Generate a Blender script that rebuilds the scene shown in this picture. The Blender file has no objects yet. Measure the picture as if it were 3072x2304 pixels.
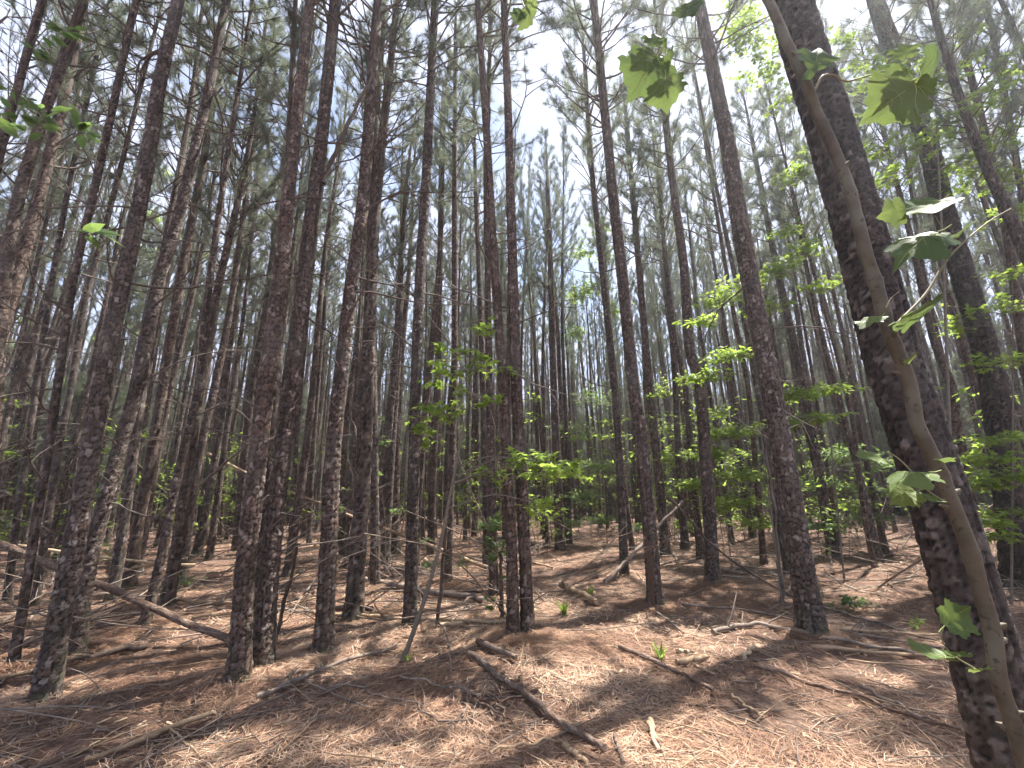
import bpy, math, random
import numpy as np
from mathutils import Vector, Matrix

rng = np.random.default_rng(11)
random.seed(11)
sc = bpy.context.scene
C = sc.collection

# ------------------------------------------------------------------ camera
F_PX = 1257.0                       # focal length in pixels of a 3072 wide frame
CAM = np.array([0.0, 0.0, 1.6])
PITCH = math.radians(14.25)
ROLL = math.radians(0.9)
_f = np.array([0, math.cos(PITCH), math.sin(PITCH)])
_r0 = np.array([1.0, 0, 0]); _u0 = np.cross(_r0, _f)
_r = math.cos(ROLL) * _r0 - math.sin(ROLL) * _u0
_u = math.sin(ROLL) * _r0 + math.cos(ROLL) * _u0
cd = bpy.data.cameras.new("camera"); cam = bpy.data.objects.new("camera", cd); C.objects.link(cam)
cd.sensor_fit = 'HORIZONTAL'; cd.sensor_width = 36.0; cd.lens = 36.0 * F_PX / 3072
cd.clip_start = 0.05; cd.clip_end = 1500
m = Matrix((( _r[0], _u[0], -_f[0], CAM[0]), (_r[1], _u[1], -_f[1], CAM[1]), (_r[2], _u[2], -_f[2], CAM[2]), (0, 0, 0, 1)))
cam.matrix_world = m
sc.camera = cam

# ------------------------------------------------------------------ sky and sun
SUN_EL, SUN_AZ = math.radians(66), math.radians(55)         # azimuth towards +X from +Y
S = Vector((math.cos(SUN_EL) * math.sin(SUN_AZ), math.cos(SUN_EL) * math.cos(SUN_AZ), math.sin(SUN_EL)))
w = bpy.data.worlds.new("World"); sc.world = w; w.use_nodes = True
nt = w.node_tree; nt.nodes.clear()
out = nt.nodes.new('ShaderNodeOutputWorld'); bg = nt.nodes.new('ShaderNodeBackground')
sky = nt.nodes.new('ShaderNodeTexSky'); sky.sky_type = 'NISHITA'; sky.sun_disc = False
sky.sun_elevation = SUN_EL; sky.sun_rotation = SUN_AZ; sky.dust_density = 1.5; sky.air_density = 1.0
tc = nt.nodes.new('ShaderNodeTexCoord')
mp = nt.nodes.new('ShaderNodeMapping'); mp.inputs['Scale'].default_value = (1, 1, 1.6)
nz = nt.nodes.new('ShaderNodeTexNoise'); nz.inputs['Scale'].default_value = 3.2; nz.inputs['Detail'].default_value = 8; nz.inputs['Roughness'].default_value = .58
rp = nt.nodes.new('ShaderNodeValToRGB'); rp.color_ramp.elements[0].position = .30; rp.color_ramp.elements[1].position = .54
mx = nt.nodes.new('ShaderNodeMix'); mx.data_type = 'RGBA'
nt.links.new(tc.outputs['Generated'], mp.inputs['Vector']); nt.links.new(mp.outputs[0], nz.inputs['Vector'])
nt.links.new(nz.outputs['Fac'], rp.inputs['Fac']); nt.links.new(rp.outputs['Color'], mx.inputs['Factor'])
nt.links.new(sky.outputs[0], mx.inputs['A']); mx.inputs['B'].default_value = (3.7, 4.05, 5.2, 1)
nt.links.new(mx.outputs['Result'], bg.inputs['Color']); bg.inputs['Strength'].default_value = 0.072
nt.links.new(bg.outputs[0], out.inputs['Surface'])
sl = bpy.data.lights.new("sun", 'SUN'); sl.energy = 5.0; sl.angle = math.radians(0.55); sl.color = (1.0, .95, .87)
so = bpy.data.objects.new("sun", sl); C.objects.link(so); so.rotation_euler = S.to_track_quat('Z', 'Y').to_euler(); so.location = (8, 14, 30)
sc.view_settings.view_transform = 'Standard'; sc.view_settings.look = 'None'; sc.view_settings.gamma = 1
sc.view_settings.use_curve_mapping = False
sc.view_settings.exposure = 1.95
try:
    sc.cycles.use_denoising = True
    sc.cycles.max_bounces = 6; sc.cycles.diffuse_bounces = 3; sc.cycles.transmission_bounces = 4; sc.cycles.transparent_max_bounces = 4
    sc.cycles.sample_clamp_indirect = 6; sc.cycles.adaptive_threshold = .03
except Exception:
    pass

# ------------------------------------------------------------------ photograph frame <-> place
ORG = {'A': (0, 1152), 'B': (1024, 1152), 'C': (2048, 1152), 'D': (0, 0), 'E': (1024, 0), 'F': (2048, 0)}
K = 1.4404
def src(c, u, v): return ORG[c][0] + u / K, ORG[c][1] + v / K
def ray(c, u, v):
    X, Y = src(c, u, v)
    return _f + (X - 1536) / F_PX * _r + (1152 - Y) / F_PX * _u
def proj(P):
    d = np.asarray(P, float) - CAM
    a = d @ _f
    return np.array([1536 + F_PX * (d @ _r) / a, 1152 - F_PX * (d @ _u) / a])

def _hash(ix, iy, s):
    h = np.sin(ix * 127.1 + iy * 311.7 + s * 74.7) * 43758.5453
    return h - np.floor(h)
def vnoise(x, y, s=0):
    x = np.asarray(x, float); y = np.asarray(y, float)
    ix, iy = np.floor(x), np.floor(y); fx, fy = x - ix, y - iy
    fx = fx * fx * (3 - 2 * fx); fy = fy * fy * (3 - 2 * fy)
    a = _hash(ix, iy, s); b = _hash(ix + 1, iy, s); c = _hash(ix, iy + 1, s); d = _hash(ix + 1, iy + 1, s)
    return (a * (1 - fx) + b * fx) * (1 - fy) + (c * (1 - fx) + d * fx) * fy
def height(x, y):
    h = .16 * (vnoise(x / 2.9, y / 2.9, 1) - .5) + .07 * (vnoise(x / 1.1, y / 1.1, 2) - .5) + .03 * (vnoise(x / .42, y / .42, 3) - .5)
    far = np.clip((np.hypot(x, y) - 12) / 40, 0, 1)
    return h + far * .9 * (vnoise(x / 19, y / 19, 4) - .5)
def G(c, u, v, lift=0.0):
    d = ray(c, u, v); z = 0.0
    for _ in range(12):
        t = (z + lift - CAM[2]) / min(d[2], -.012)
        P = CAM + d * t
        z = .6 * z + .4 * float(height(P[0], P[1]))
    P[2] = float(height(P[0], P[1])) + lift
    return P
def Yd(c, u, v, y):
    d = ray(c, u, v); return CAM + d * (y / d[1])

# ------------------------------------------------------------------ mesh helpers
class Geo:
    def __init__(s): s.v = []; s.f = []; s.n = 0; s.a = {}
    def add(s, V, Fc, **attr):
        V = np.asarray(V, float); Fc = np.asarray(Fc, np.int64)
        s.v.append(V); s.f.append(Fc + s.n); s.n += len(V)
        for k, a in attr.items():
            s.a.setdefault(k, []).append(np.broadcast_to(np.asarray(a, float), (len(V),)))
        return s
    def mesh(s, name, mat, smooth=True):
        me = bpy.data.meshes.new(name)
        V = np.concatenate(s.v); me.vertices.add(len(V)); me.vertices.foreach_set('co', V.astype(np.float32).ravel())
        loops = np.concatenate([f.ravel() for f in s.f]); tot = np.concatenate([np.full(len(f), f.shape[1]) for f in s.f])
        st = np.concatenate([[0], np.cumsum(tot)[:-1]])
        me.loops.add(len(loops)); me.loops.foreach_set('vertex_index', loops.astype(np.int32))
        me.polygons.add(len(tot)); me.polygons.foreach_set('loop_start', st.astype(np.int32))
        me.polygons.foreach_set('use_smooth', np.full(len(tot), smooth))
        me.update(calc_edges=True)
        for k, parts in s.a.items():
            at = me.attributes.new(k, 'FLOAT', 'POINT'); at.data.foreach_set('value', np.concatenate(parts).astype(np.float32))
        for mm in (mat if isinstance(mat, (list, tuple)) else [mat]): me.materials.append(mm)
        return me
def link(name, data, parent=None, loc=None):
    o = bpy.data.objects.new(name, data); C.objects.link(o)
    if parent is not None: o.parent = parent
    if loc is not None: o.location = loc
    return o
def tag(o, label=None, cat=None, group=None, kind=None):
    if label: o['label'] = label
    if cat: o['category'] = cat
    if group: o['group'] = group
    if kind: o['kind'] = kind
    return o
def unit(a): a = np.asarray(a, float); return a / (np.linalg.norm(a, axis=-1, keepdims=True) + 1e-12)
def frames(P):
    T = np.gradient(P, axis=0); T = unit(T)
    N = np.zeros_like(P); ref = np.array([1.0, 0, 0]) if abs(T[0][0]) < .8 else np.array([0, 1.0, 0])
    n = unit(ref - T[0] * (ref @ T[0])); 
    for i in range(len(P)):
        n = unit(n - T[i] * (n @ T[i])); N[i] = n
    return T, N, np.cross(T, N)
def grid_faces(m_, n_, off=0):
    i = np.arange(m_ - 1)[:, None]; j = np.arange(n_)[None]
    a = i * n_ + j; b = i * n_ + (j + 1) % n_
    return np.stack([a, b, b + n_, a + n_], -1).reshape(-1, 4) + off
def tube(g, P, R, n=5, cap=False, **attr):
    P = np.asarray(P, float); R = np.broadcast_to(np.asarray(R, float), (len(P),))
    T, N, B = frames(P); th = np.arange(n) / n * 2 * np.pi
    V = P[:, None] + R[:, None, None] * (np.cos(th)[None, :, None] * N[:, None] + np.sin(th)[None, :, None] * B[:, None])
    g.add(V.reshape(-1, 3), grid_faces(len(P), n), **attr)
    if cap:
        for k in (0, -1):
            q = V[k]; c = q.mean(0)
            vv = np.vstack([q, c]); j = np.arange(n)
            ff = np.stack([j, (j + 1) % n, np.full(n, n)], -1)
            g.add(vv, ff, **attr)
def curve(P, n):
    """Catmull-Rom through the control points, n samples."""
    P = np.asarray(P, float)
    if len(P) == 2: return P[0] + (P[1] - P[0]) * np.linspace(0, 1, n)[:, None]
    Q = np.vstack([2 * P[0] - P[1], P, 2 * P[-1] - P[-2]])
    L = np.concatenate([[0], np.cumsum(np.linalg.norm(np.diff(P, axis=0), axis=1))]); t = np.linspace(0, L[-1], n)
    i = np.clip(np.searchsorted(L, t, side='right') - 1, 0, len(P) - 2); s = ((t - L[i]) / (L[i + 1] - L[i]))[:, None]
    a, b, c, d = Q[i], Q[i + 1], Q[i + 2], Q[i + 3]
    return .5 * (2 * b + (c - a) * s + (2 * a - 5 * b + 4 * c - d) * s ** 2 + (3 * b - a - 3 * c + d) * s ** 3)

# ------------------------------------------------------------------ materials
def newmat(name):
    ma = bpy.data.materials.new(name); ma.use_nodes = True; t = ma.node_tree
    b = t.nodes['Principled BSDF']; b.inputs['Roughness'].default_value = .85
    b.inputs['Specular IOR Level'].default_value = .25
    return ma, t, b
def N_(t, k, **kw):
    n = t.nodes.new(k)
    for a, v in kw.items():
        if hasattr(n, a): setattr(n, a, v)
        else: n.inputs[a].default_value = v
    return n
def ramp(t, fac, stops):
    r = t.nodes.new('ShaderNodeValToRGB'); e = r.color_ramp.elements
    while len(e) < len(stops): e.new(.5)
    for el, (p, c) in zip(e, stops): el.position = p; el.color = (*c, 1)
    t.links.new(fac, r.inputs['Fac']); return r.outputs['Color']
def mixc(t, f, a, b, mode='MIX'):
    n = t.nodes.new('ShaderNodeMix'); n.data_type = 'RGBA'; n.blend_type = mode
    for s, x in (('Factor', f), ('A', a), ('B', b)):
        if isinstance(x, (int, float)): n.inputs[s].default_value = x
        elif isinstance(x, tuple): n.inputs[s].default_value = (*x, 1)
        else: t.links.new(x, n.inputs[s])
    return n.outputs['Result']
def objco(t):
    return t.nodes.new('ShaderNodeTexCoord').outputs['Object']
def noise(t, scale, detail=4, vec=None, rough=.55):
    n = N_(t, 'ShaderNodeTexNoise'); n.inputs['Scale'].default_value = scale; n.inputs['Detail'].default_value = detail; n.inputs['Roughness'].default_value = rough
    t.links.new(vec if vec is not None else objco(t), n.inputs['Vector']); return n.outputs['Fac']
def bump(t, b, h, strength, dist):
    n = t.nodes.new('ShaderNodeBump'); n.inputs['Strength'].default_value = strength; n.inputs['Distance'].default_value = dist
    t.links.new(h, n.inputs['Height']); t.links.new(n.outputs[0], b.inputs['Normal'])

def bark_material(name, plates, crack, moss=0.0):
    ma, t, b = newmat(name)
    at = N_(t, 'ShaderNodeAttribute', attribute_name='plate').outputs['Fac']
    ck = N_(t, 'ShaderNodeAttribute', attribute_name='crack').outputs['Fac']
    hz = N_(t, 'ShaderNodeAttribute', attribute_name='hgt').outputs['Fac']
    col = ramp(t, at, plates)
    fine = noise(t, 55, 3)
    col = mixc(t, .55, col, ramp(t, fine, [(.3, (.32, .27, .25)), (.7, (.95, .92, .9))]), 'MULTIPLY')
    orn = N_(t, 'ShaderNodeObjectInfo').outputs['Random']
    col = mixc(t, 1.0, col, ramp(t, orn, [(0, (.78, .78, .78)), (.4, (.95, .92, .90)), (.7, (.98, .88, .82)), (1, (1.0, 1.0, 1.0))]), 'MULTIPLY')
    col = mixc(t, ck, crack, col)
    big = noise(t, 1.1, 1)
    col = mixc(t, ramp(t, big, [(.5, (0, 0, 0)), (.75, (.35, .35, .35))]), col, (.15, .145, .13))       # grey lichen bloom
    if moss:
        lo = ramp(t, hz, [(.0, (1, 1, 1)), (.035, (.35, .35, .35)), (.08, (0, 0, 0))])
        mm = mixc(t, 1.0, lo, ramp(t, noise(t, 7, 4), [(.45, (0, 0, 0)), (.62, (1, 1, 1))]), 'MULTIPLY')
        col = mixc(t, mm, col, (.055, .06, .03))
    t.links.new(col, b.inputs['Base Color'])
    bump(t, b, fine, .8, .02)
    return ma
BARK = bark_material('pine_bark', [(0, (.075, .058, .050)), (.35, (.125, .099, .087)), (.65, (.19, .155, .138)), (.8, (.15, .098, .074)), (.9, (.25, .215, .195)), (1, (.38, .34, .31))], (.014, .010, .008), .8)
BARK_SHADED = bark_material('shaded_pine_bark', [(0, (.045, .038, .035)), (.5, (.078, .066, .060)), (.8, (.11, .095, .086)), (1, (.21, .19, .175))], (.010, .008, .007), .3)  # darker, greyer copy of pine bark: shade of the unlit side put into colour
BARK_LOG = bark_material('log_bark', [(0, (.15, .10, .075)), (.4, (.23, .16, .12)), (.7, (.30, .22, .17)), (1, (.38, .29, .23))], (.09, .06, .045))

def wood_material(name, lo, hi, scale=9):
    ma, t, b = newmat(name)
    mpn = t.nodes.new('ShaderNodeMapping'); mpn.inputs['Scale'].default_value = (1, 1, 1)
    t.links.new(objco(t), mpn.inputs[0])
    n1 = noise(t, scale, 5, mpn.outputs[0]); n2 = noise(t, scale * 9, 4, mpn.outputs[0])
    col = ramp(t, n1, [(.3, lo), (.7, hi)])
    col = mixc(t, .5, col, ramp(t, n2, [(.3, (.5, .46, .43)), (.65, (1, 1, 1))]), 'MULTIPLY')
    t.links.new(col, b.inputs['Base Color']); bump(t, b, n2, .6, .006)
    return ma
WOOD_TAN = wood_material('bare_tan_wood', (.21, .14, .085), (.43, .31, .20))
WOOD_PALE = wood_material('bare_pale_wood', (.34, .24, .15), (.60, .46, .31))
WOOD_GREY = wood_material('weathered_grey_wood', (.10, .077, .063), (.30, .24, .195))
WOOD_DARK = wood_material('dark_decayed_wood', (.05, .037, .03), (.15, .105, .08))
TWIG = wood_material('dead_twig', (.07, .055, .048), (.20, .165, .14), 6)

def leaf_material(name, stops, trans=.5, tcol=(.25, .5, .05)):
    ma, t, b = newmat(name); b.inputs['Roughness'].default_value = .45
    at = N_(t, 'ShaderNodeAttribute', attribute_name='rnd').outputs['Fac']
    col = ramp(t, at, stops); t.links.new(col, b.inputs['Base Color'])
    tr = t.nodes.new('ShaderNodeBsdfTranslucent')
    t.links.new(mixc(t, .6, col, tcol), tr.inputs['Color'])
    ms = t.nodes.new('ShaderNodeMixShader'); ms.inputs[0].default_value = trans
    t.links.new(b.outputs[0], ms.inputs[1]); t.links.new(tr.outputs[0], ms.inputs[2])
    t.links.new(ms.outputs[0], t.nodes['Material Output'].inputs['Surface'])
    return ma
NEEDLE = leaf_material('pine_needle', [(0, (.085, .11, .08)), (.6, (.125, .15, .105)), (1, (.18, .19, .115))], .5, (.24, .28, .18))
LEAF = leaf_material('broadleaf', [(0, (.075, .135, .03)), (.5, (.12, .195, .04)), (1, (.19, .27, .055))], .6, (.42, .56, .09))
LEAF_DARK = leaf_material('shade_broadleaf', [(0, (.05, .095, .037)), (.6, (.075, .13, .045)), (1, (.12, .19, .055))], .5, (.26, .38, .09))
def sycamore_material():
    ma, t, b = newmat('sycamore_leaf'); b.inputs['Roughness'].default_value = .5
    r_ = N_(t, 'ShaderNodeObjectInfo').outputs['Random']
    col = ramp(t, r_, [(0, (.05, .095, .035)), (.5, (.095, .145, .045)), (1, (.16, .21, .06))])
    col = mixc(t, .35, col, ramp(t, noise(t, 28, 3), [(.35, (.45, .5, .35)), (.65, (1, 1, 1))]), 'MULTIPLY')
    t.links.new(col, b.inputs['Base Color'])
    tr = t.nodes.new('ShaderNodeBsdfTranslucent'); t.links.new(mixc(t, .4, col, (.22, .29, .08)), tr.inputs['Color'])
    ms = t.nodes.new('ShaderNodeMixShader'); ms.inputs[0].default_value = .42
    t.links.new(b.outputs[0], ms.inputs[1]); t.links.new(tr.outputs[0], ms.inputs[2]); t.links.new(ms.outputs[0], t.nodes['Material Output'].inputs['Surface'])
    return ma
SYC = sycamore_material()
VEIN, _t, _b = newmat('leaf_vein'); _b.inputs['Base Color'].default_value = (.30, .36, .13, 1)
def smooth_bark(name, a, bcol, c):
    ma, t, b = newmat(name); b.inputs['Roughness'].default_value = .6
    n1 = noise(t, 14, 5); n2 = noise(t, 3.0, 3)
    col = ramp(t, n1, [(.3, a), (.7, bcol)])
    col = mixc(t, ramp(t, n2, [(.5, (0, 0, 0)), (.62, (1, 1, 1))]), col, c)
    t.links.new(col, b.inputs['Base Color']); bump(t, b, noise(t, 70, 4), .35, .004)
    return ma
SYC_BARK = smooth_bark('sycamore_bark', (.060, .046, .030), (.125, .098, .064), (.135, .122, .085))
_t = SYC_BARK.node_tree; _b = _t.nodes['Principled BSDF']; _c = _b.inputs['Base Color'].links[0].from_socket
_t.links.new(mixc(_t, ramp(_t, noise(_t, 48, 2), [(.60, (0, 0, 0)), (.68, (.75, .75, .75))]), _c, (.045, .033, .022)), _b.inputs['Base Color'])
SYC_TWIG = smooth_bark('sycamore_twig', (.16, .14, .08), (.25, .22, .13), (.2, .19, .1))
SAP_BARK = smooth_bark('sapling_bark', (.10, .08, .062), (.19, .155, .12), (.14, .125, .095))
def straw_material():
    ma, t, b = newmat('pine_straw'); b.inputs['Roughness'].default_value = .6
    at = N_(t, 'ShaderNodeAttribute', attribute_name='rnd').outputs['Fac']
    col = ramp(t, at, [(0, (.085, .046, .030)), (.35, (.215, .118, .075)), (.7, (.385, .235, .155)), (1, (.70, .53, .39))])
    t.links.new(col, b.inputs['Base Color']); return ma
STRAW = straw_material()
def ground_material():
    ma, t, b = newmat('forest_floor')
    co = objco(t)
    n1 = noise(t, 1.3, 4, co); n2 = noise(t, 26, 6, co, .7); n3 = noise(t, 150, 3, co, .7)
    col = ramp(t, n2, [(.28, (.05, .03, .022)), (.5, (.155, .088, .062)), (.72, (.33, .205, .145))])
    col = mixc(t, ramp(t, n1, [(.5, (0, 0, 0)), (.75, (.5, .5, .5))]), col, (.30, .235, .18))
    col = mixc(t, .6, col, ramp(t, n3, [(.3, (.35, .32, .3)), (.65, (1, 1, 1))]), 'MULTIPLY')
    t.links.new(col, b.inputs['Base Color'])
    ad = t.nodes.new('ShaderNodeMath'); ad.operation = 'MULTIPLY_ADD'; t.links.new(n2, ad.inputs[0]); ad.inputs[1].default_value = 3; t.links.new(n3, ad.inputs[2])
    bump(t, b, ad.outputs[0], .8, .02)
    return ma
GROUND = ground_material()

# ------------------------------------------------------------------ the ground
def axis(lo, hi, near0, near1, d0):
    a = [near0]; d = d0
    while a[-1] < near1: a.append(a[-1] + d0)
    d = d0
    while a[-1] < hi: d *= 1.09; a.append(a[-1] + d)
    l = [near0]; d = d0
    while l[-1] > lo: d *= 1.09; l.append(l[-1] - d)
    return np.array(l[:0:-1] + a)
gx = axis(-420, 420, -7, 7, .085); gy = axis(-60, 520, 1.0, 11, .085)
XX, YY = np.meshgrid(gx, gy)
ZZ = height(XX, YY)
gg = Geo(); nx = len(gx); ny = len(gy)
ii = (np.arange(ny - 1)[:, None] * nx + np.arange(nx - 1)[None]).ravel()
gg.add(np.stack([XX.ravel(), YY.ravel(), ZZ.ravel()], -1), np.stack([ii, ii + 1, ii + nx + 1, ii + nx], -1))
ground = tag(link('ground', gg.mesh('ground', GROUND)), 'rust brown forest floor covered in pine straw', 'ground', kind='structure')

# ------------------------------------------------------------------ pine parts
def worley(th, s, R, seed, cw, ch):
    """plated bark on the unrolled trunk: returns displacement 0..1, plate id 0..1, crack mask 0..1"""
    nc = max(5, int(round(2 * np.pi * R / cw)))
    x = th / (2 * np.pi) * nc; y = s / ch
    x = x + .22 * (vnoise(x * 2.3, y * 2.6, seed) - .5) * np.sin(th / 2) + .22 * np.sin(y * .9 + seed) + .08 * np.sin(y * 4.1 + th * 3 + seed * 2)
    y = y + .25 * (vnoise(np.cos(th) * nc * .9, y * 1.7 + np.sin(th) * 3, seed + 2) - .5) + .12 * np.sin(th * 5 + seed * 3 + y * .6)
    ix, iy = np.floor(x), np.floor(y)
    f1 = np.full(x.shape, 9.0); f2 = f1.copy(); idv = np.zeros_like(x); dy = np.zeros_like(x); dx = np.zeros_like(x)
    for a in (-1, 0, 1):
        for b in (-1, 0, 1):
            cx = ix + a; cy = iy + b; cm = np.mod(cx, nc)
            px = cx + .12 + .76 * _hash(cm, cy, seed); py = cy + .12 + .76 * _hash(cm, cy, seed + 5.3)
            ex, ey = x - px, y - py
            d = .6 * np.maximum(np.abs(ex), np.abs(ey)) + .4 * (np.abs(ex) + np.abs(ey))
            near = d < f1
            f2 = np.where(near, f1, np.minimum(f2, d))
            idv = np.where(near, _hash(cm, cy, seed + 9.1), idv); dy = np.where(near, ey, dy); dx = np.where(near, ex, dx)
            f1 = np.where(near, d, f1)
    e = np.clip((f2 - f1 - .035) / .14, 0, 1); e = e * e * (3 - 2 * e)
    tl = (_hash(idv * 91, idv * 37, 1.0) - .25) * 1.1
    disp = e * (.62 + .6 * (idv - .5) - tl * .75 * dy + .35 * (_hash(idv * 53, idv * 17, 2.0) - .5) * dx)
    return disp, idv, e
def trunk_mesh(name, P, R, res, seed, mat=BARK, depth=.026, cw=.038, ch=.066, ztop=None, base_flare=True, scar=None, furrow=.007):
    """P: dense axis with roughly uniform spacing, R radius along it"""
    L = np.concatenate([[0], np.cumsum(np.linalg.norm(np.diff(P, axis=0), axis=1))])
    s = [0.0]
    while s[-1] < L[-1]:
        k = 1.0 if s[-1] < 7.6 else 4.5
        s.append(s[-1] + res * 1.15 * k)
    s = np.array(s[:-1] + [L[-1]])
    Q = np.stack([np.interp(s, L, P[:, i]) for i in range(3)], -1); Rr = np.interp(s, L, R)
    n = int(np.clip(2 * np.pi * R[0] / res, 12, 120))
    T, Nn, B = frames(Q); th = np.arange(n) / n * 2 * np.pi
    TH, SS = np.meshgrid(th, s); RR = np.broadcast_to(Rr[:, None], TH.shape)
    R0 = float(np.median(R))
    d, pid, cr = worley(TH, SS, R0, seed, cw, ch)
    d2, _, _ = worley(TH, SS, R0, seed + 3, cw * .5, ch * .45)
    dep = depth * np.clip(RR / .13, .12, 1.15) * (1 - .45 * np.clip(SS / 10, 0, 1))
    off = dep * (d - .55 + .22 * (d2 - .5)) + RR * .05 * np.sin(TH * 2 + seed + SS * .8) * .5
    nr_ = max(4, int(round(R0 * 2 * np.pi / .075)))
    wob = 1.6 * vnoise(SS * 1.4, np.zeros_like(SS) + seed, seed) + .9 * vnoise(SS * 5.0 + 3 * np.cos(TH), np.sin(TH) * 2, seed + 4)
    rdg = np.abs(np.sin(TH * nr_ * .5 + wob)); rdg = np.clip(rdg / .55, 0, 1)
    amp = .45 + 1.1 * vnoise(SS * 2.2 + 5 * np.cos(TH), np.sin(TH) * 4, seed + 8); rdg = 1 - (1 - rdg) * np.clip(amp, 0, 1.2); off = off * (.55 + .9 * vnoise(SS * 3.1 + 3 * np.cos(TH), 3 * np.sin(TH), seed + 11))
    off = off + furrow * np.clip(RR / .13, .1, 1.2) * (rdg - .75) * (1 - .6 * np.clip(SS / 10, 0, 1))
    cr = cr * (.35 + .65 * np.clip(rdg * 1.8, 0, 1))
    if base_flare:
        fl = np.exp(-np.clip(SS - .1, 0, 9) / .20)
        off = off + RR * fl * (.5 + .2 * np.sin(TH * 4 + seed) * np.sin(TH * 1 + seed * 2))
    if scar:
        a0, wd, z0, z1 = scar
        dd = np.abs((TH - a0 + np.pi) % (2 * np.pi) - np.pi)
        ms = np.clip((wd - dd) / .12, 0, 1) * np.clip((SS - z0) / .1, 0, 1) * np.clip((z1 - SS) / .25, 0, 1)
        off = off * (1 - ms) - ms * .014
        pid = np.where(ms > .5, .8, pid); cr = np.where(ms > .5, 1.0, cr)
    rad = RR + off
    V = Q[:, None] + rad[..., None] * (np.cos(TH)[..., None] * Nn[:, None] + np.sin(TH)[..., None] * B[:, None])
    g = Geo(); g.add(V.reshape(-1, 3), grid_faces(len(s), n), plate=pid.ravel(), crack=cr.ravel(), hgt=(SS / L[-1]).ravel())
    for k in (0, -1):
        q = V[k]; vv = np.vstack([q, q.mean(0)]); j = np.arange(n)
        g.add(vv, np.stack([j, (j + 1) % n, np.full(n, n)], -1), plate=.9, crack=1.0, hgt=.5)
    return g.mesh(name, mat)

def twig_path(p, d, L, rg, n=6, sag=0.0, wig=.12):
    d = unit(d); P = [np.array(p, float)]; v = d.copy()
    for i in range(n):
        v = unit(v + rg.normal(0, wig, 3) + np.array([0, 0, sag / n])); P.append(P[-1] + v * L / n)
    return np.array(P)
def dead_branches(axis_at, rad_at, z0, z1, n, rg, reach=1.0):
    g = Geo()
    for _ in range(n):
        z = rg.uniform(z0, z1); a = rg.uniform(0, 2 * np.pi)
        o = np.array([np.cos(a), np.sin(a), 0]); L = rg.uniform(.12, .5) if rg.random() < .4 else rg.uniform(.5, 1.7)
        L *= reach * (.55 + .45 * min(1, z / 5))
        c = axis_at(z) + o * rad_at(z) * .7
        P = twig_path(c, o + np.array([0, 0, rg.uniform(-.15, .75)]), L, rg, 6, rg.uniform(-.35, .35), .13)
        r0 = rg.uniform(.004, .008) * (.6 + .5 * L)
        tube(g, P, np.linspace(r0, .0025, len(P)), 4, rnd=rg.random())
        for k in range(rg.integers(0, 4) if L > .5 else 0):
            i = rg.integers(2, 6); sd = unit(P[i] - P[i - 1]) + rg.normal(0, .6, 3)
            Q = twig_path(P[i], sd, L * rg.uniform(.2, .5), rg, 4, 0, .15)
            tube(g, Q, np.linspace(r0 * .5, .002, len(Q)), 3, rnd=rg.random())
    return g
DEAD = []
for q in range(10):
    rgd = np.random.default_rng(60 + q); gd = Geo(); Pd = twig_path((0, 0, 0), (0, 0, 1), 1.0, rgd, 7, 0, .14)
    tube(gd, Pd, np.linspace(.0095, .0025, 8), 5)
    for k in range(rgd.integers(1, 5)):
        i = rgd.integers(2, 7); Qd = twig_path(Pd[i], unit(Pd[i] - Pd[i - 1]) + rgd.normal(0, .6, 3), rgd.uniform(.18, .45), rgd, 4, 0, .16); tube(gd, Qd, np.linspace(.006, .002, 5), 3)
    DEAD.append(gd.mesh('dead_branch', TWIG))
def needle_tuft(bases, dirs, rg, nn, ln=.17, wd=.0042):
    """vectorised: for each shoot end a brush of needles"""
    m_ = len(bases)
    D = np.repeat(unit(dirs), nn, 0); Bp = np.repeat(bases, nn, 0)
    back = rg.uniform(0, .17, (m_ * nn, 1)); root = Bp - D * back
    rv = rg.normal(0, 1, (m_ * nn, 3)); rv = unit(rv - D * np.sum(rv * D, 1, keepdims=True))
    ang = rg.uniform(.25, 1.05, (m_ * nn, 1)) + back * 1.5
    nd = unit(D * np.cos(ang) + rv * np.sin(ang)); L = rg.uniform(.65, 1.1, (m_ * nn, 1)) * ln
    side = unit(np.cross(nd, rg.normal(0, 1, (m_ * nn, 3)))) * wd * .5
    tip = root + nd * L + np.array([0, 0, -1]) * L * .12
    V = np.stack([root - side, root + side, tip], 1).reshape(-1, 3)
    return V, np.arange(len(V)).reshape(-1, 3)
CROWN_L = 7.5
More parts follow.
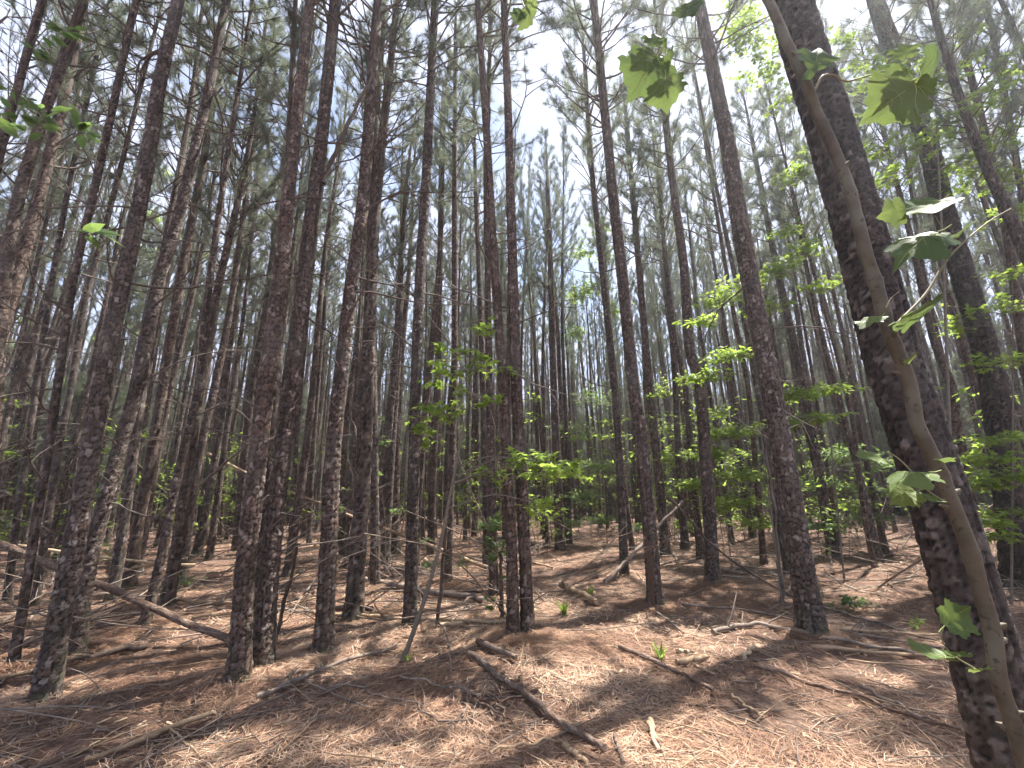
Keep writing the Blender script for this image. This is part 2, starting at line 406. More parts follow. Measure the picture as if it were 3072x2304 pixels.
def make_crown(seed, dens=1.0, nn=50, wd=.0052, ln=.18):
    rg = np.random.default_rng(seed); g = Geo(); bs = []; ds = []
    z = .1
    while z < CROWN_L - .15:
        t = z / CROWN_L
        env = (.45 + 1.9 * (1 - t) ** .75) * (.6 + .4 * min(1, t / .25))
        for k in range(int(rg.integers(2, 5))):
            if rg.random() > dens: continue
            a = rg.uniform(0, 2 * np.pi); el = rg.uniform(.15, .6) + .55 * t
            d = np.array([np.cos(a) * np.cos(el), np.sin(a) * np.cos(el), np.sin(el)])
            L = env * rg.uniform(.6, 1.15)
            P = twig_path((0, 0, z), d, L, rg, 8, .55, .10); r0 = .006 + .0085 * L
            tube(g, P, np.linspace(r0, .004, len(P)), 4)
            bare = t < .12 and rg.random() < .6
            if not bare: bs.append(P[-1]); ds.append(P[-1] - P[-2])
            m_ = int(L / .125)
            for q in range(m_):
                f = rg.uniform(.3, .97) * 8; i = min(7, int(f)); p = P[i] + (P[i + 1] - P[i]) * (f - i)
                ax = unit(P[i + 1] - P[i]); sv = rg.normal(0, 1, 3); sv = unit(sv - ax * (sv @ ax))
                l2 = rg.uniform(.12, .5) * (1.15 - f / 9)
                Q = twig_path(p, ax * .8 + sv * .8 + np.array([0, 0, .25]), l2, rg, 3, .3, .12)
                tube(g, Q, np.linspace(.0055, .003, 4), 3)
                if not bare or rg.random() < .3: bs.append(Q[-1]); ds.append(Q[-1] - Q[-2])
        z += rg.uniform(.2, .42)
    bs.append(np.array([0, 0, CROWN_L + .1])); ds.append(np.array([0, 0, 1.0]))
    bs = np.array(bs); ds = np.array(ds)
    V, Fc = needle_tuft(bs, ds, rg, nn, ln, wd)
    h = Geo(); h.add(V, Fc, rnd=np.repeat(rg.random(len(bs)) * .7, nn * 3) + rg.random(len(V)) * .3)
    return g.mesh('branches', TWIG), h.mesh('crown', NEEDLE, False), len(bs)
CROWNS = [make_crown(100 + i, .95 - .05 * (i % 3)) for i in range(7)]
CROWNS_FAR = [make_crown(100 + i, .95 - .05 * (i % 3), 14, .0165, .19) for i in range(7)]

def aim(direction, spin):
    q = Vector(direction).to_track_quat('Z', 'Y').to_matrix()
    return (q @ Matrix.Rotation(spin, 3, 'Z'))

def px_diam(P, w_crop, slope=0.0):
    """metres across at P that span w_crop picture units"""
    h = unit(np.array([P[0], P[1], 0])); pr = np.array([h[1], -h[0], 0])
    a, b = proj(P - pr * .05), proj(P + pr * .05)
    return .1 * (w_crop / K) / max(1e-6, abs(b[0] - a[0] - (b[1] - a[1]) * slope))

USED = []       # (x, y) of every pine already standing
GROUP_FRONT = 'pines at the front of the stand'
def hand_pine(label, pts, w0, w1, H=14.5, crown=7.2, dead=22, depth_at=None, scar=None, seed=None, cscale=1.0, bark=None):
    seed = seed if seed is not None else len(USED) + 1
    rg = np.random.default_rng(500 + seed)
    if depth_at:                                   # foot lies below the frame: depth is given instead
        p0 = Yd(*pts[0], depth_at); B = np.array([p0[0], p0[1], 0.0])
    else:
        B = G(*pts[0])
    hd = unit(np.array([B[0], B[1], 0]))
    W = []
    for q in pts:
        d = ray(*q); t = ((B - CAM) @ hd) / (d @ hd); W.append(CAM + d * t)
    W = np.array(W)
    if depth_at:
        k = (W[1] - W[0]) / (W[1][2] - W[0][2]); foot = W[0] - k * (W[0][2]); W = np.vstack([foot, W])
    else:
        W[0] = B
    base = W[0].copy(); base[2] = float(height(base[0], base[1])); W[0] = base
    sl = lambda a, b: (proj(b)[0] - proj(a)[0]) / (proj(b)[1] - proj(a)[1])
    i0 = 1 if depth_at else 0
    d0 = px_diam(W[i0], w0, sl(W[i0], W[i0 + 1])); dk = px_diam(W[-1], w1, sl(W[-2], W[-1])); zk = W[-1][2]
    lean = unit(W[-1] - W[max(0, len(W) - 3)]); lean = unit(lean + np.array([0, 0, .6]))
    top = W[-1] + lean * max(.5, (H - zk)) / max(.5, lean[2])
    ctrl = np.vstack([base + np.array([0, 0, -.18]) + (W[0] - W[1]) * .0, W, (W[-1] * 2 + top) / 3, top])
    P = curve(ctrl, 160) - base
    zz = P[:, 2]
    R = .5 * np.interp(zz, [0, max(.6, zk * .98), max(zk + .5, H)], [d0, min(dk, d0), .03])
    dist = float(np.hypot(base[0], base[1]))
    root = bpy.data.objects.new('pine_tree', None); C.objects.link(root); root.location = base; root.empty_display_size = .2
    tag(root, label, 'tree', GROUP_FRONT)
    link('trunk', trunk_mesh('trunk', P, R, max(.0132, .0024 * dist), seed * 1.37, mat=bark or BARK, scar=scar, **({'cw': .027, 'ch': .044, 'depth': .014, 'furrow': .022} if depth_at else {})), root)
    ax = lambda z: np.array([np.interp(z, zz, P[:, i]) for i in range(3)]); ra = lambda z: float(np.interp(z, zz, R))
    if dead and dist < 8.6:
        for _ in range(dead + (12 if base[0] < -1.5 else 0)):
            z = rg.uniform(1.0 if base[0] < -1.5 else 1.7, crown + .6); a = rg.uniform(0, 2 * np.pi); el = rg.uniform(-.2, .7)
            L = (rg.uniform(.12, .5) if rg.random() < .4 else rg.uniform(.5, 1.7)) * (.55 + .45 * min(1, z / 5))
            d = np.array([np.cos(a) * np.cos(el), np.sin(a) * np.cos(el), np.sin(el)]); o3 = np.array([np.cos(a), np.sin(a), 0])
            ob = link('dead_branch', DEAD[int(rg.integers(0, len(DEAD)))], root)
            ob.matrix_local = Matrix.Translation(Vector(ax(z) + o3 * ra(z) * .7)) @ aim(d, rg.uniform(0, 6.28)).to_4x4() @ Matrix.Diagonal((L, L, L, 1))
    elif dead: link('dead_branches', dead_branches(ax, ra, 1.6, crown + .8, dead, rg).mesh('dead_branches', TWIG), root)['kind'] = 'stuff'
    add_crown(root, ax, crown, H, rg, cscale)
    USED.append((base[0], base[1]))
    return root
def add_crown(root, ax, cb, H, rg, cs=1.0, k=None):
    br, cr, _ = CROWNS[int(rg.integers(0, len(CROWNS))) if k is None else k]
    p, q = ax(cb), ax(H - .3); s = (H - cb) / CROWN_L
    M = (aim(q - p, rg.uniform(0, 6.28))).to_4x4(); M = Matrix.Translation(Vector(p)) @ M @ Matrix.Diagonal((s * cs, s * cs, s, 1))
    for nm, me in (('branches', br), ('crown', cr)):
        o = link(nm, me, root); o.matrix_local = M

# ------------------------------------------------------------------ pines one can follow from root to crown
hand_pine('big pine at the left with shaggy plated bark, in front of the leaning log', [('A', 190, 1370), ('A', 300, 800), ('A', 370, 420), ('A', 440, 0), ('D', 505, 1330), ('D', 555, 1110), ('D', 600, 900), ('D', 650, 620), ('D', 690, 360), ('D', 770, 0)], 120, 60, 14.5, 7.6, 26)
hand_pine('pine just behind the big shaggy left pine, mossy foot', [('A', 325, 1180), ('A', 370, 850), ('A', 430, 600), ('A', 520, 260), ('A', 595, 0), ('D', 690, 1200), ('D', 755, 1000), ('D', 830, 700), ('D', 900, 400), ('D', 980, 0)], 85, 42, 14.5, 8, 24)
hand_pine('front trunk of the two crossing pines left of centre', [('A', 1030, 1290), ('A', 1060, 800), ('A', 1110, 350), ('A', 1150, 0), ('D', 1210, 1200), ('D', 1250, 800), ('D', 1290, 450), ('D', 1340, 0)], 100, 46, 15, 7.8, 20)
hand_pine('mossy footed rear trunk of the two crossing pines left of centre', [('A', 1135, 1235), ('A', 1165, 800), ('A', 1215, 350), ('A', 1265, 0), ('D', 1315, 1200), ('D', 1350, 900), ('D', 1390, 600), ('D', 1420, 300), ('D', 1450, 0)], 92, 50, 15, 7.8, 20)
hand_pine('pine standing alone between the crossing pair and the green sapling', [('A', 1392, 1165), ('A', 1410, 900), ('A', 1440, 300), ('A', 1470, 0), ('E', 40, 1250), ('E', 90, 900), ('E', 115, 600), ('E', 135, 300), ('E', 160, 0)], 80, 42, 15, 8, 22)
hand_pine('straight pine directly left of the pale sapling stem', [('B', 295, 1055), ('B', 310, 500), ('B', 322, 0), ('E', 340, 1200), ('E', 365, 800), ('E', 390, 300), ('E', 405, 0)], 56, 34, 14.5, 8, 20)
hand_pine('left trunk of the close pair at the centre, behind green leaves', [('B', 742, 1092), ('B', 735, 700), ('B', 718, 400), ('B', 700, 0), ('E', 680, 1400), ('E', 652, 1000), ('E', 622, 480), ('E', 588, 0)], 52, 26, 14.5, 8.2, 16)
hand_pine('right trunk of the close pair at the centre', [('B', 806, 1082), ('B', 783, 500), ('B', 757, 0), ('E', 742, 1200), ('E', 730, 800), ('E', 715, 300), ('E', 702, 0)], 56, 30, 14.8, 8.2, 18)
hand_pine('dark slim pine right behind the close centre pair', [('B', 660, 930), ('B', 650, 500), ('B', 640, 0), ('E', 632, 1200), ('E', 625, 700), ('E', 640, 300)], 40, 18, 13.5, 7.8, 16)
hand_pine('thin pine with leaning dead poles beside its foot', [('B', 146, 880), ('B', 142, 300), ('B', 138, 0), ('E', 130, 1200), ('E', 145, 650), ('E', 185, 100)], 40, 22, 13.5, 7.5, 22)
hand_pine('pine behind the pale sapling stem, near centre', [('B', 458, 860), ('B', 470, 500), ('B', 488, 0), ('E', 490, 1200), ('E', 490, 700), ('E', 495, 100)], 36, 18, 13.5, 7.8, 18)
hand_pine('pine seen between the straight pine and the pale sapling stem', [('B', 388, 735), ('B', 398, 300), ('B', 415, 0), ('E', 425, 1200), ('E', 430, 800), ('E', 440, 400)], 38, 16, 13.5, 7.5, 16)
hand_pine('pine with the long pale log across its foot', [('B', 628, 790), ('B', 622, 400), ('B', 612, 0), ('E', 600, 1300), ('E', 580, 800)], 34, 18, 13.5, 7.6, 16)
hand_pine('pine with a narrow visible treetop just right of centre', [('B', 945, 715), ('B', 930, 300), ('B', 918, 0), ('E', 905, 1200), ('E', 893, 850)], 42, 20, 13.6, 6.8, 20, cscale=.75)
hand_pine('slim pine touching the narrow topped pine right of centre', [('B', 975, 665), ('B', 962, 300), ('B', 945, 0), ('E', 925, 1300), ('E', 860, 800)], 26, 12, 12.5, 7.0, 16)
hand_pine('pine with a stick leaning on its foot, right of centre', [('B', 1225, 832), ('B', 1205, 400), ('B', 1180, 0), ('E', 1120, 1100), ('E', 1080, 700), ('E', 1050, 250)], 38, 18, 14, 7.8, 20)
hand_pine('pine with bark stripped to orange wood on its foot', [('B', 1358, 965), ('B', 1322, 500), ('B', 1290, 200), ('B', 1262, 0), ('E', 1215, 1200), ('E', 1180, 900), ('E', 1150, 600), ('E', 1120, 300), ('E', 1092, 0)], 66, 34, 15, 8, 18, scar=(4.0, .55, .1, 1.15))
hand_pine('pine just right of the stripped footed pine and behind it', [('B', 1402, 742), ('B', 1372, 400), ('B', 1330, 0), ('E', 1290, 1200), ('E', 1260, 850), ('E', 1230, 500)], 44, 20, 14, 7.6, 18)
hand_pine('paired pine with feathery twigs at its foot, right of the stripped pine', [('C', 132, 860), ('C', 105, 400), ('C', 72, 0), ('F', 30, 1500), ('F', 5, 1150), ('E', 1440, 850), ('E', 1400, 500), ('E', 1380, 250)], 62, 26, 14.5, 7.8, 18)
hand_pine('slim pine touching the paired pine on its left', [('C', 80, 760), ('C', 40, 350), ('C', 10, 0), ('E', 1440, 1450), ('E', 1400, 1100), ('E', 1370, 800)], 36, 16, 13.5, 7.4, 16)
hand_pine('tall pine whose top meets the sun, right of centre', [('C', 562, 1082), ('C', 500, 700), ('C', 432, 300), ('C', 378, 0), ('F', 318, 1350), ('F', 252, 1000), ('F', 200, 650), ('F', 150, 400), ('F', 100, 150), ('F', 70, 0)], 118, 56, 15.5, 8.2, 20)
hand_pine('huge near pine at the right with deep plated bark, behind the smooth sapling', [('C', 1420, 1640), ('C', 1195, 800), ('C', 942, 0), ('F', 915, 1600), ('F', 762, 1000), ('F', 618, 500), ('F', 462, 0)], 345, 204, 16, 9, 0, depth_at=1.95, bark=BARK_SHADED)
hand_pine('dark thick pine behind maple leaves near the right edge', [('C', 1445, 880), ('C', 1400, 450), ('C', 1340, 0), ('F', 1230, 1250), ('F', 1140, 950), ('F', 1035, 550), ('F', 850, 60)], 140, 95, 15.5, 8.4, 14, bark=BARK_SHADED)
hand_pine('pine behind shrub leaves between the tall pine and the huge pine', [('C', 655, 745), ('C', 605, 480), ('C', 555, 200), ('C', 520, 0), ('F', 440, 1300), ('F', 375, 1000), ('F', 300, 600)], 52, 20, 14, 7.8, 18)
hand_pine('thin dark pine left of the huge pine foot', [('C', 832, 795), ('C', 790, 600), ('C', 740, 200), ('C', 700, 0), ('F', 600, 1300), ('F', 520, 1000)], 26, 14, 12.5, 7.2, 14)
hand_pine('slim pine beside a thin stem, left of the tall sunlit pine', [('C', 352, 780), ('C', 320, 400), ('C', 280, 0), ('F', 220, 1350), ('F', 160, 1000), ('F', 110, 700)], 30, 14, 13, 7.4, 16)
hand_pine('slim pine in the leaves just right of the tall sunlit pine', [('C', 450, 690), ('C', 420, 300), ('C', 400, 0), ('F', 350, 1350), ('F', 290, 1000)], 30, 14, 13, 7.4, 16)
hand_pine('pine leaning right, third row left of the crossing pair', [('A', 555, 885), ('A', 605, 560), ('A', 660, 280), ('A', 705, 0), ('D', 790, 1150), ('D', 870, 750), ('D', 915, 480), ('D', 975, 200)], 62, 30, 14, 7.8, 26)
hand_pine('pine with whitish flaking bark below the pole, left side', [('A', 618, 1055), ('A', 690, 780), ('A', 745, 500), ('A', 805, 240), ('A', 860, 0), ('D', 890, 1350), ('D', 950, 900), ('D', 1020, 450)], 50, 24, 13.5, 7.6, 24)
hand_pine('dark footed pine ending the pale pole, left of the crossing pair', [('A', 785, 845), ('A', 830, 500), ('A', 880, 220), ('A', 930, 0), ('D', 1000, 1300), ('D', 1085, 700), ('D', 1170, 250)], 46, 20, 14, 7.6, 24)
hand_pine('pine close behind the crossing pair on their left', [('A', 1022, 722), ('A', 1060, 300), ('A', 1092, 0), ('D', 1155, 1300), ('D', 1200, 900), ('D', 1255, 450)], 46, 20, 14, 7.6, 22)
hand_pine('crooked slim pine at the left edge by bare twigs', [('A', 58, 1205), ('A', 110, 900), ('A', 155, 600), ('A', 215, 250), ('A', 250, 0), ('D', 320, 1200), ('D', 400, 850), ('D', 480, 500), ('D', 560, 130)], 50, 42, 14, 7.8, 30)
hand_pine('slim pine between the big shaggy pine and the left edge', [('A', 150, 960), ('A', 205, 600), ('A', 260, 250), ('A', 310, 0), ('D', 370, 1300), ('D', 450, 1000), ('D', 540, 650), ('D', 640, 250)], 44, 22, 13.5, 7.6, 30)
hand_pine('pine leaning strongly inward at the top left corner', [('A', -150, 1180), ('A', -90, 650), ('A', -20, 120), ('D', 0, 1400), ('D', 60, 950), ('D', 130, 680), ('D', 240, 350), ('D', 335, 80)], 75, 58, 14.5, 7.8, 24)
hand_pine('outermost pine in the upper left corner behind leaves', [('A', -420, 1200), ('A', -300, 600), ('A', -190, 0), ('D', -90, 1100), ('D', 10, 620), ('D', 90, 330), ('D', 165, 60)], 60, 50, 14.5, 8.2, 20)
hand_pine('thin straight pine left of the shaggy pine, middle ranks', [('A', 30, 940), ('A', 70, 600), ('A', 130, 200), ('D', 180, 1500), ('D', 270, 950), ('D', 350, 560), ('D', 430, 180)], 40, 24, 13, 7.4, 28)
hand_pine('pine in the second rank right of the shaggy pine', [('A', 460, 690), ('A', 530, 300), ('A', 590, 0), ('D', 650, 1350), ('D', 730, 1000), ('D', 800, 650), ('D', 870, 250)], 40, 22, 13.5, 7.4, 26)
hand_pine('slim pine between the pole end and the crossing pair', [('A', 880, 700), ('A', 920, 350), ('A', 960, 0), ('D', 1020, 1350), ('D', 1080, 950), ('D', 1140, 550)], 34, 16, 13, 7.2, 24)
hand_pine('slim pine just right of the crossing pair', [('A', 1255, 720), ('A', 1275, 350), ('A', 1300, 0), ('D', 1340, 1250), ('D', 1400, 750)], 26, 14, 13, 7.2, 18)
hand_pine('slim pine close left of the lone pine', [('A', 1335, 690), ('A', 1352, 300), ('A', 1375, 0), ('D', 1410, 1250), ('D', 1455, 700)], 24, 14, 13, 7.2, 18)
hand_pine('dark slim pine in right foliage behind the huge pine', [('C', 1150, 760), ('C', 1090, 400), ('C', 1180, 100), ('F', 1080, 1450), ('F', 980, 1000), ('F', 900, 700)], 50, 26, 14, 7.8, 14)
hand_pine('pine at the far right edge, leaning in above the maple', [('C', 1600, 840), ('C', 1540, 300), ('F', 1470, 1500), ('F', 1400, 1000), ('F', 1300, 550), ('F', 1200, 150)], 60, 36, 14.5, 7.8, 16)
hand_pine('slim pine at the right edge above the bright leaves', [('C', 1750, 800), ('C', 1640, 200), ('F', 1560, 1400), ('F', 1460, 800), ('F', 1380, 350), ('F', 1320, 60)], 50, 32, 14.5, 7.8, 16)
N_HAND = len(USED)
_rt = next(o for o in C.objects if o.get('label', '').startswith('mossy footed rear'))
_yy = _rt.location.y
_lp = np.array([Yd(*p, _yy) for p in [('D', 1395, 800), ('D', 1420, 720), ('E', 20, 560), ('E', 70, 450), ('E', 120, 360), ('E', 165, 250), ('E', 215, 140), ('E', 235, 60)]]) - np.array(_rt.location)
_g = Geo(); tube(_g, curve(_lp, 40) + np.random.default_rng(3).normal(0, .008, (40, 3)), np.linspace(.032, .008, 40), 9)
for _k in (12, 18, 25, 31): tube(_g, twig_path(curve(_lp, 40)[_k], np.array([.6, .1, .25 if _k % 2 else -.1]), .55, np.random.default_rng(_k), 6, .2, .15), np.linspace(.01, .003, 7), 5)
_lo = link('limb', _g.mesh('limb', TWIG), _rt); _lo['label'] = 'long crooked dead limb reaching up to the right'

# ------------------------------------------------------------------ the ranks of pines behind
VAR = []
for i in range(9):
    rg = np.random.default_rng(900 + i)
    H = 13.2 + 1.8 * rg.random(); bend = rg.normal(0, .22, 2); ph = rg.uniform(0, 6.28, 2)
    z = np.concatenate([[-.15], np.linspace(0, H, 150)])
    P = np.stack([bend[0] * (z / H) ** 2 * 2 + .06 * np.sin(z * .7 + ph[0]), bend[1] * (z / H) ** 2 * 2 + .06 * np.sin(z * .6 + ph[1]), z], -1)
    P -= np.array([P[1, 0], P[1, 1], 0])
    r0 = rg.uniform(.095, .145); R = r0 * (1 - np.clip(z / H, 0, 1)) ** .72 + .012
    ax = lambda zz, P=P: np.array([np.interp(zz, P[:, 2], P[:, k]) for k in range(3)]); ra = lambda zz, P=P, R=R: float(np.interp(zz, P[:, 2], R))
    tm = trunk_mesh('trunk', P, R, .03, 77 + i * 2.1, depth=.03, cw=.05, ch=.075)
    dm = dead_branches(ax, ra, 1.2, 8.6, 46, rg, 1.1).mesh('dead_branches', TWIG)
    cb = rg.uniform(6.0, 7.6)
    p, q = ax(cb), ax(H - .3); s = (H - cb) / CROWN_L
    M = Matrix.Translation(Vector(p)) @ aim(q - p, rg.uniform(0, 6.28)).to_4x4() @ Matrix.Diagonal((s * .72, s * .72, s, 1))
    VAR.append((tm, dm, CROWNS[i % len(CROWNS)], M, CROWNS_FAR[i % len(CROWNS)]))

def place_back_pine(x, y, rg, label, group):
    k = int(rg.integers(0, len(VAR))); tm, dm, (br, cr, _), M, (_, crf, _) = VAR[k]
    if math.hypot(x, y) > 15: cr = crf
    root = bpy.data.objects.new('pine_tree', None); C.objects.link(root)
    root.location = (x, y, float(height(x, y))); s = rg.uniform(.86, 1.08)
    root.rotation_euler = (rg.normal(0, .018), rg.normal(0, .018), rg.uniform(0, 6.28)); root.scale = (s * rg.uniform(.42, .95),) * 2 + (s,)
    root.empty_display_size = .2
    tag(root, label, 'tree', group)
    link('trunk', tm, root); link('dead_branches', dm, root)['kind'] = 'stuff'
    for nm, me in (('branches', br), ('crown', cr)):
        o = link(nm, me, root); o.matrix_local = M
    return root
cand = []
rg = np.random.default_rng(4242)
ang = .16; ca, sa = math.cos(ang), math.sin(ang)
for i in range(-75, 76):
    for j in range(-2, 64):
        a, b = i * 1.32 + rg.normal(0, .33), j * 1.55 + rg.normal(0, .38)
        x, y = a * ca - b * sa, a * sa + b * ca
        if y < 2.5: continue
        th = math.atan2(x, y); r_ = math.hypot(x, y)
        if abs(th) > 1.0 or r_ > 62 or rg.random() < .13: continue
        if r_ < (6.2 if x < -2.0 else 9.6): continue
        if -.3 < x < 4.5 and r_ < 11: continue
        if USED and min((x - u_) ** 2 + (y - v_) ** 2 for u_, v_ in USED[:N_HAND]) < .85 ** 2: continue
        # keep one look-out where the sky shows low between the crowns
        cand.append((r_, x, y))
cand.sort()
N_IND = 250
ZONES = ['among the crowded ranks at the left', 'behind the crossing pair left of centre', 'behind the centre trunks', 'behind the leafy shrubs right of centre', 'behind the huge pine at the right']
ORD = ['first', 'second', 'third', 'fourth', 'fifth', 'sixth', 'seventh', 'eighth', 'ninth', 'tenth', 'eleventh', 'twelfth', 'thirteenth', 'fourteenth', 'fifteenth', 'sixteenth', 'seventeenth', 'eighteenth', 'nineteenth', 'twentieth']
LAND = [(proj((USED[i][0], USED[i][1], 1.5))[0], nm) for i, nm in ((0, 'the big shaggy pine'), (2, 'the crossing pair'), (4, 'the lone pine'), (5, 'the straight pine by the sapling'), (7, 'the close centre pair'), (13, 'the narrow topped pine'), (16, 'the stripped footed pine'), (18, 'the paired pine'), (20, 'the tall sunlit pine'), (21, 'the huge near pine'), (27, 'the inward leaning left pine'))]
def zone(x, y): return int(np.clip((proj((x, y, 1.0))[0] + 60) / 3192 * 5, 0, 4))
rank2 = {}
for r_, x, y in sorted(cand[:N_IND], key=lambda c: proj((c[1], c[2], 1.0))[0]):
    if r_ < 12.5: rank2.setdefault(zone(x, y), []).append((x, y))
for k, (r_, x, y) in enumerate(cand[:N_IND]):
    X = proj((x, y, 1.0))[0]
    zi = int(np.clip((X + 60) / 3192 * 5, 0, 4)); band = 0 if r_ < 12.5 else (1 if r_ < 18 else 2)
    lab = ['slim pine of the second rank ', 'thin pine of the middle ranks ', 'thread thin pine of the rear ranks '][band] + ZONES[zi]
    lx, ln = min(LAND, key=lambda q: abs(q[0] - X))
    if band: lab = ('thin pine of the middle ranks seen ' if band == 1 else 'thread thin pine of the rear ranks seen ') + ('left of ' if X < lx else 'right of ') + ln
    if band == 0:
        q = rank2[zi].index((x, y)); lab = 'slim second rank pine ' + ZONES[zi] + ', ' + (ORD[q] if q < len(ORD) else 'last') + ' from its left'
    place_back_pine(x, y, rg, lab, (['', 'middle rank pines ', 'rear rank pines '][band] + ('left of ' if X < lx else 'right of ') + ln) if band else ['second rank pines ', 'middle rank pines ', 'rear rank pines '][band] + ZONES[zi])

# everything deeper in the stand reads as one mass: one object, instanced from points
far = cand[N_IND:]
fm = bpy.data.meshes.new('distant_pine_stand')
fm.from_pydata([(x, y, float(height(x, y))) for _, x, y in far], [], [])
fo = tag(link('distant_pine_stand', fm), 'distant pine stand closing the view behind all nearer trunks', 'forest', kind='stuff')
ng = bpy.data.node_groups.new('distant_pine_stand', 'GeometryNodeTree')
ng.interface.new_socket('Geometry', in_out='INPUT', socket_type='NodeSocketGeometry'); ng.interface.new_socket('Geometry', in_out='OUTPUT', socket_type='NodeSocketGeometry')
gi = ng.nodes.new('NodeGroupInput'); go = ng.nodes.new('NodeGroupOutput')
iop = ng.nodes.new('GeometryNodeInstanceOnPoints'); join = ng.nodes.new('GeometryNodeJoinGeometry')
back_roots = [o for o in C.objects if o.name.startswith('pine_tree') and o.get('group', '').startswith('middle rank')]
seen = set()
for rt in back_roots:
    ch = {c.name.split('.')[0]: c for c in rt.children}
    if ch['trunk'].data.name in seen or len(seen) >= 6: continue
    seen.add(ch['trunk'].data.name)
    jn = ng.nodes.new('GeometryNodeJoinGeometry')
    for nm in ('trunk', 'dead_branches', 'branches', 'crown'):
        oi = ng.nodes.new('GeometryNodeObjectInfo'); oi.inputs['Object'].default_value = ch[nm]; oi.transform_space = 'ORIGINAL'
        tr = ng.nodes.new('GeometryNodeTransform')
        loc, rot, scl = ch[nm].matrix_local.decompose()
        tr.inputs['Translation'].default_value = loc; tr.inputs['Rotation'].default_value = rot.to_euler(); tr.inputs['Scale'].default_value = scl
        ng.links.new(oi.outputs['Geometry'], tr.inputs['Geometry']); ng.links.new(tr.outputs[0], jn.inputs[0])
    g2i = ng.nodes.new('GeometryNodeGeometryToInstance'); ng.links.new(jn.outputs[0], g2i.inputs[0]); ng.links.new(g2i.outputs[0], join.inputs[0])
iop.inputs['Pick Instance'].default_value = True
rv = ng.nodes.new('FunctionNodeRandomValue'); rv.data_type = 'FLOAT_VECTOR'
rv.inputs[0].default_value = (-.03, -.03, 0); rv.inputs[1].default_value = (.03, .03, 6.28)
rs = ng.nodes.new('FunctionNodeRandomValue'); rs.data_type = 'FLOAT'; rs.inputs[2].default_value = .9; rs.inputs[3].default_value = 1.12; rs.inputs['Seed'].default_value = 5
ri = ng.nodes.new('FunctionNodeRandomValue'); ri.data_type = 'INT'; ri.inputs[4].default_value = 0; ri.inputs[5].default_value = max(0, len(seen) - 1); ri.inputs['Seed'].default_value = 9
ng.links.new(gi.outputs[0], iop.inputs['Points']); ng.links.new(join.outputs[0], iop.inputs['Instance'])
ng.links.new(ri.outputs[2], iop.inputs['Instance Index']); ng.links.new(rv.outputs[0], iop.inputs['Rotation']); ng.links.new(rs.outputs[1], iop.inputs['Scale'])
ng.links.new(iop.outputs[0], go.inputs[0])
mdn = fo.modifiers.new('stand', 'NODES'); mdn.node_group = ng

# ------------------------------------------------------------------ broadleaf saplings
def star_leaf():
    pts = []; lob = [(-2.25, .62), (-1.15, .9), (0, 1.0), (1.15, .9), (2.25, .62)]
    for k, (a, l) in enumerate(lob):
        for da, rr in ((-.30, .52 * l), (0, l), (.30, .52 * l)):
            pts.append((math.sin(a + da) * rr, math.cos(a + da) * rr))
    V = [(0, 0, 0)] + [(x, y, -.16 * (x * x + y * y)) for x, y in pts]
    V = np.array(V) * .5; V[:, 1] += .28
    n = len(pts); Fc = [(0, k + 1, k + 2) for k in range(n - 1)]
    return V, np.array(Fc)[:, ::-1]
def oval_leaf():
    V = np.array([(0, 0, 0), (.17, .28, -.02), (.2, .55, -.04), (0, 1, -.14), (-.2, .55, -.04), (-.17, .28, -.02), (0, .45, .03)], float)
    Fc = np.array([(0, 1, 6), (1, 2, 6), (2, 3, 6), (3, 4, 6), (4, 5, 6), (5, 0, 6)])
    return V, Fc
STAR, OVAL = star_leaf(), oval_leaf()
OVAL4 = (np.array([(0, 0, 0), (.2, .42, -.03), (0, 1, -.12), (-.2, .42, -.03), (0, .42, .03)], float), np.array([(0, 1, 4), (1, 2, 4), (2, 3, 4), (3, 0, 4)]))
LEAF_MORE = 3.4
def leaf_frames(dirs, rg, tilt=.35):
    """leaf frames: tip roughly along dirs but flattened, blade facing up with a random tilt"""
    n = len(dirs); t = unit(dirs * np.array([1, 1, .5]) + rg.normal(0, .35, (n, 3)) + np.array([0, 0, -.12]))
    nr = unit(np.array([0, 0, 1.0]) + rg.normal(0, tilt, (n, 3))); nr = unit(nr - t * np.sum(nr * t, 1, keepdims=True))
    return np.cross(t, nr), t, nr
def leaves_geo(pos, dirs, size, tmpl, rg, tilt=.35):
    V0, F0 = tmpl; n = len(pos); x, t, nr = leaf_frames(dirs, rg, tilt)
    s = size * rg.uniform(.6, 1.15, (n, 1, 1))
    V = pos[:, None] + s * (V0[None, :, 0:1] * x[:, None] + V0[None, :, 1:2] * t[:, None] + V0[None, :, 2:3] * nr[:, None])
    Fc = (F0[None] + np.arange(n)[:, None, None] * len(V0)).reshape(-1, 3)
    return V.reshape(-1, 3), Fc, np.repeat(rg.random(n), len(V0))
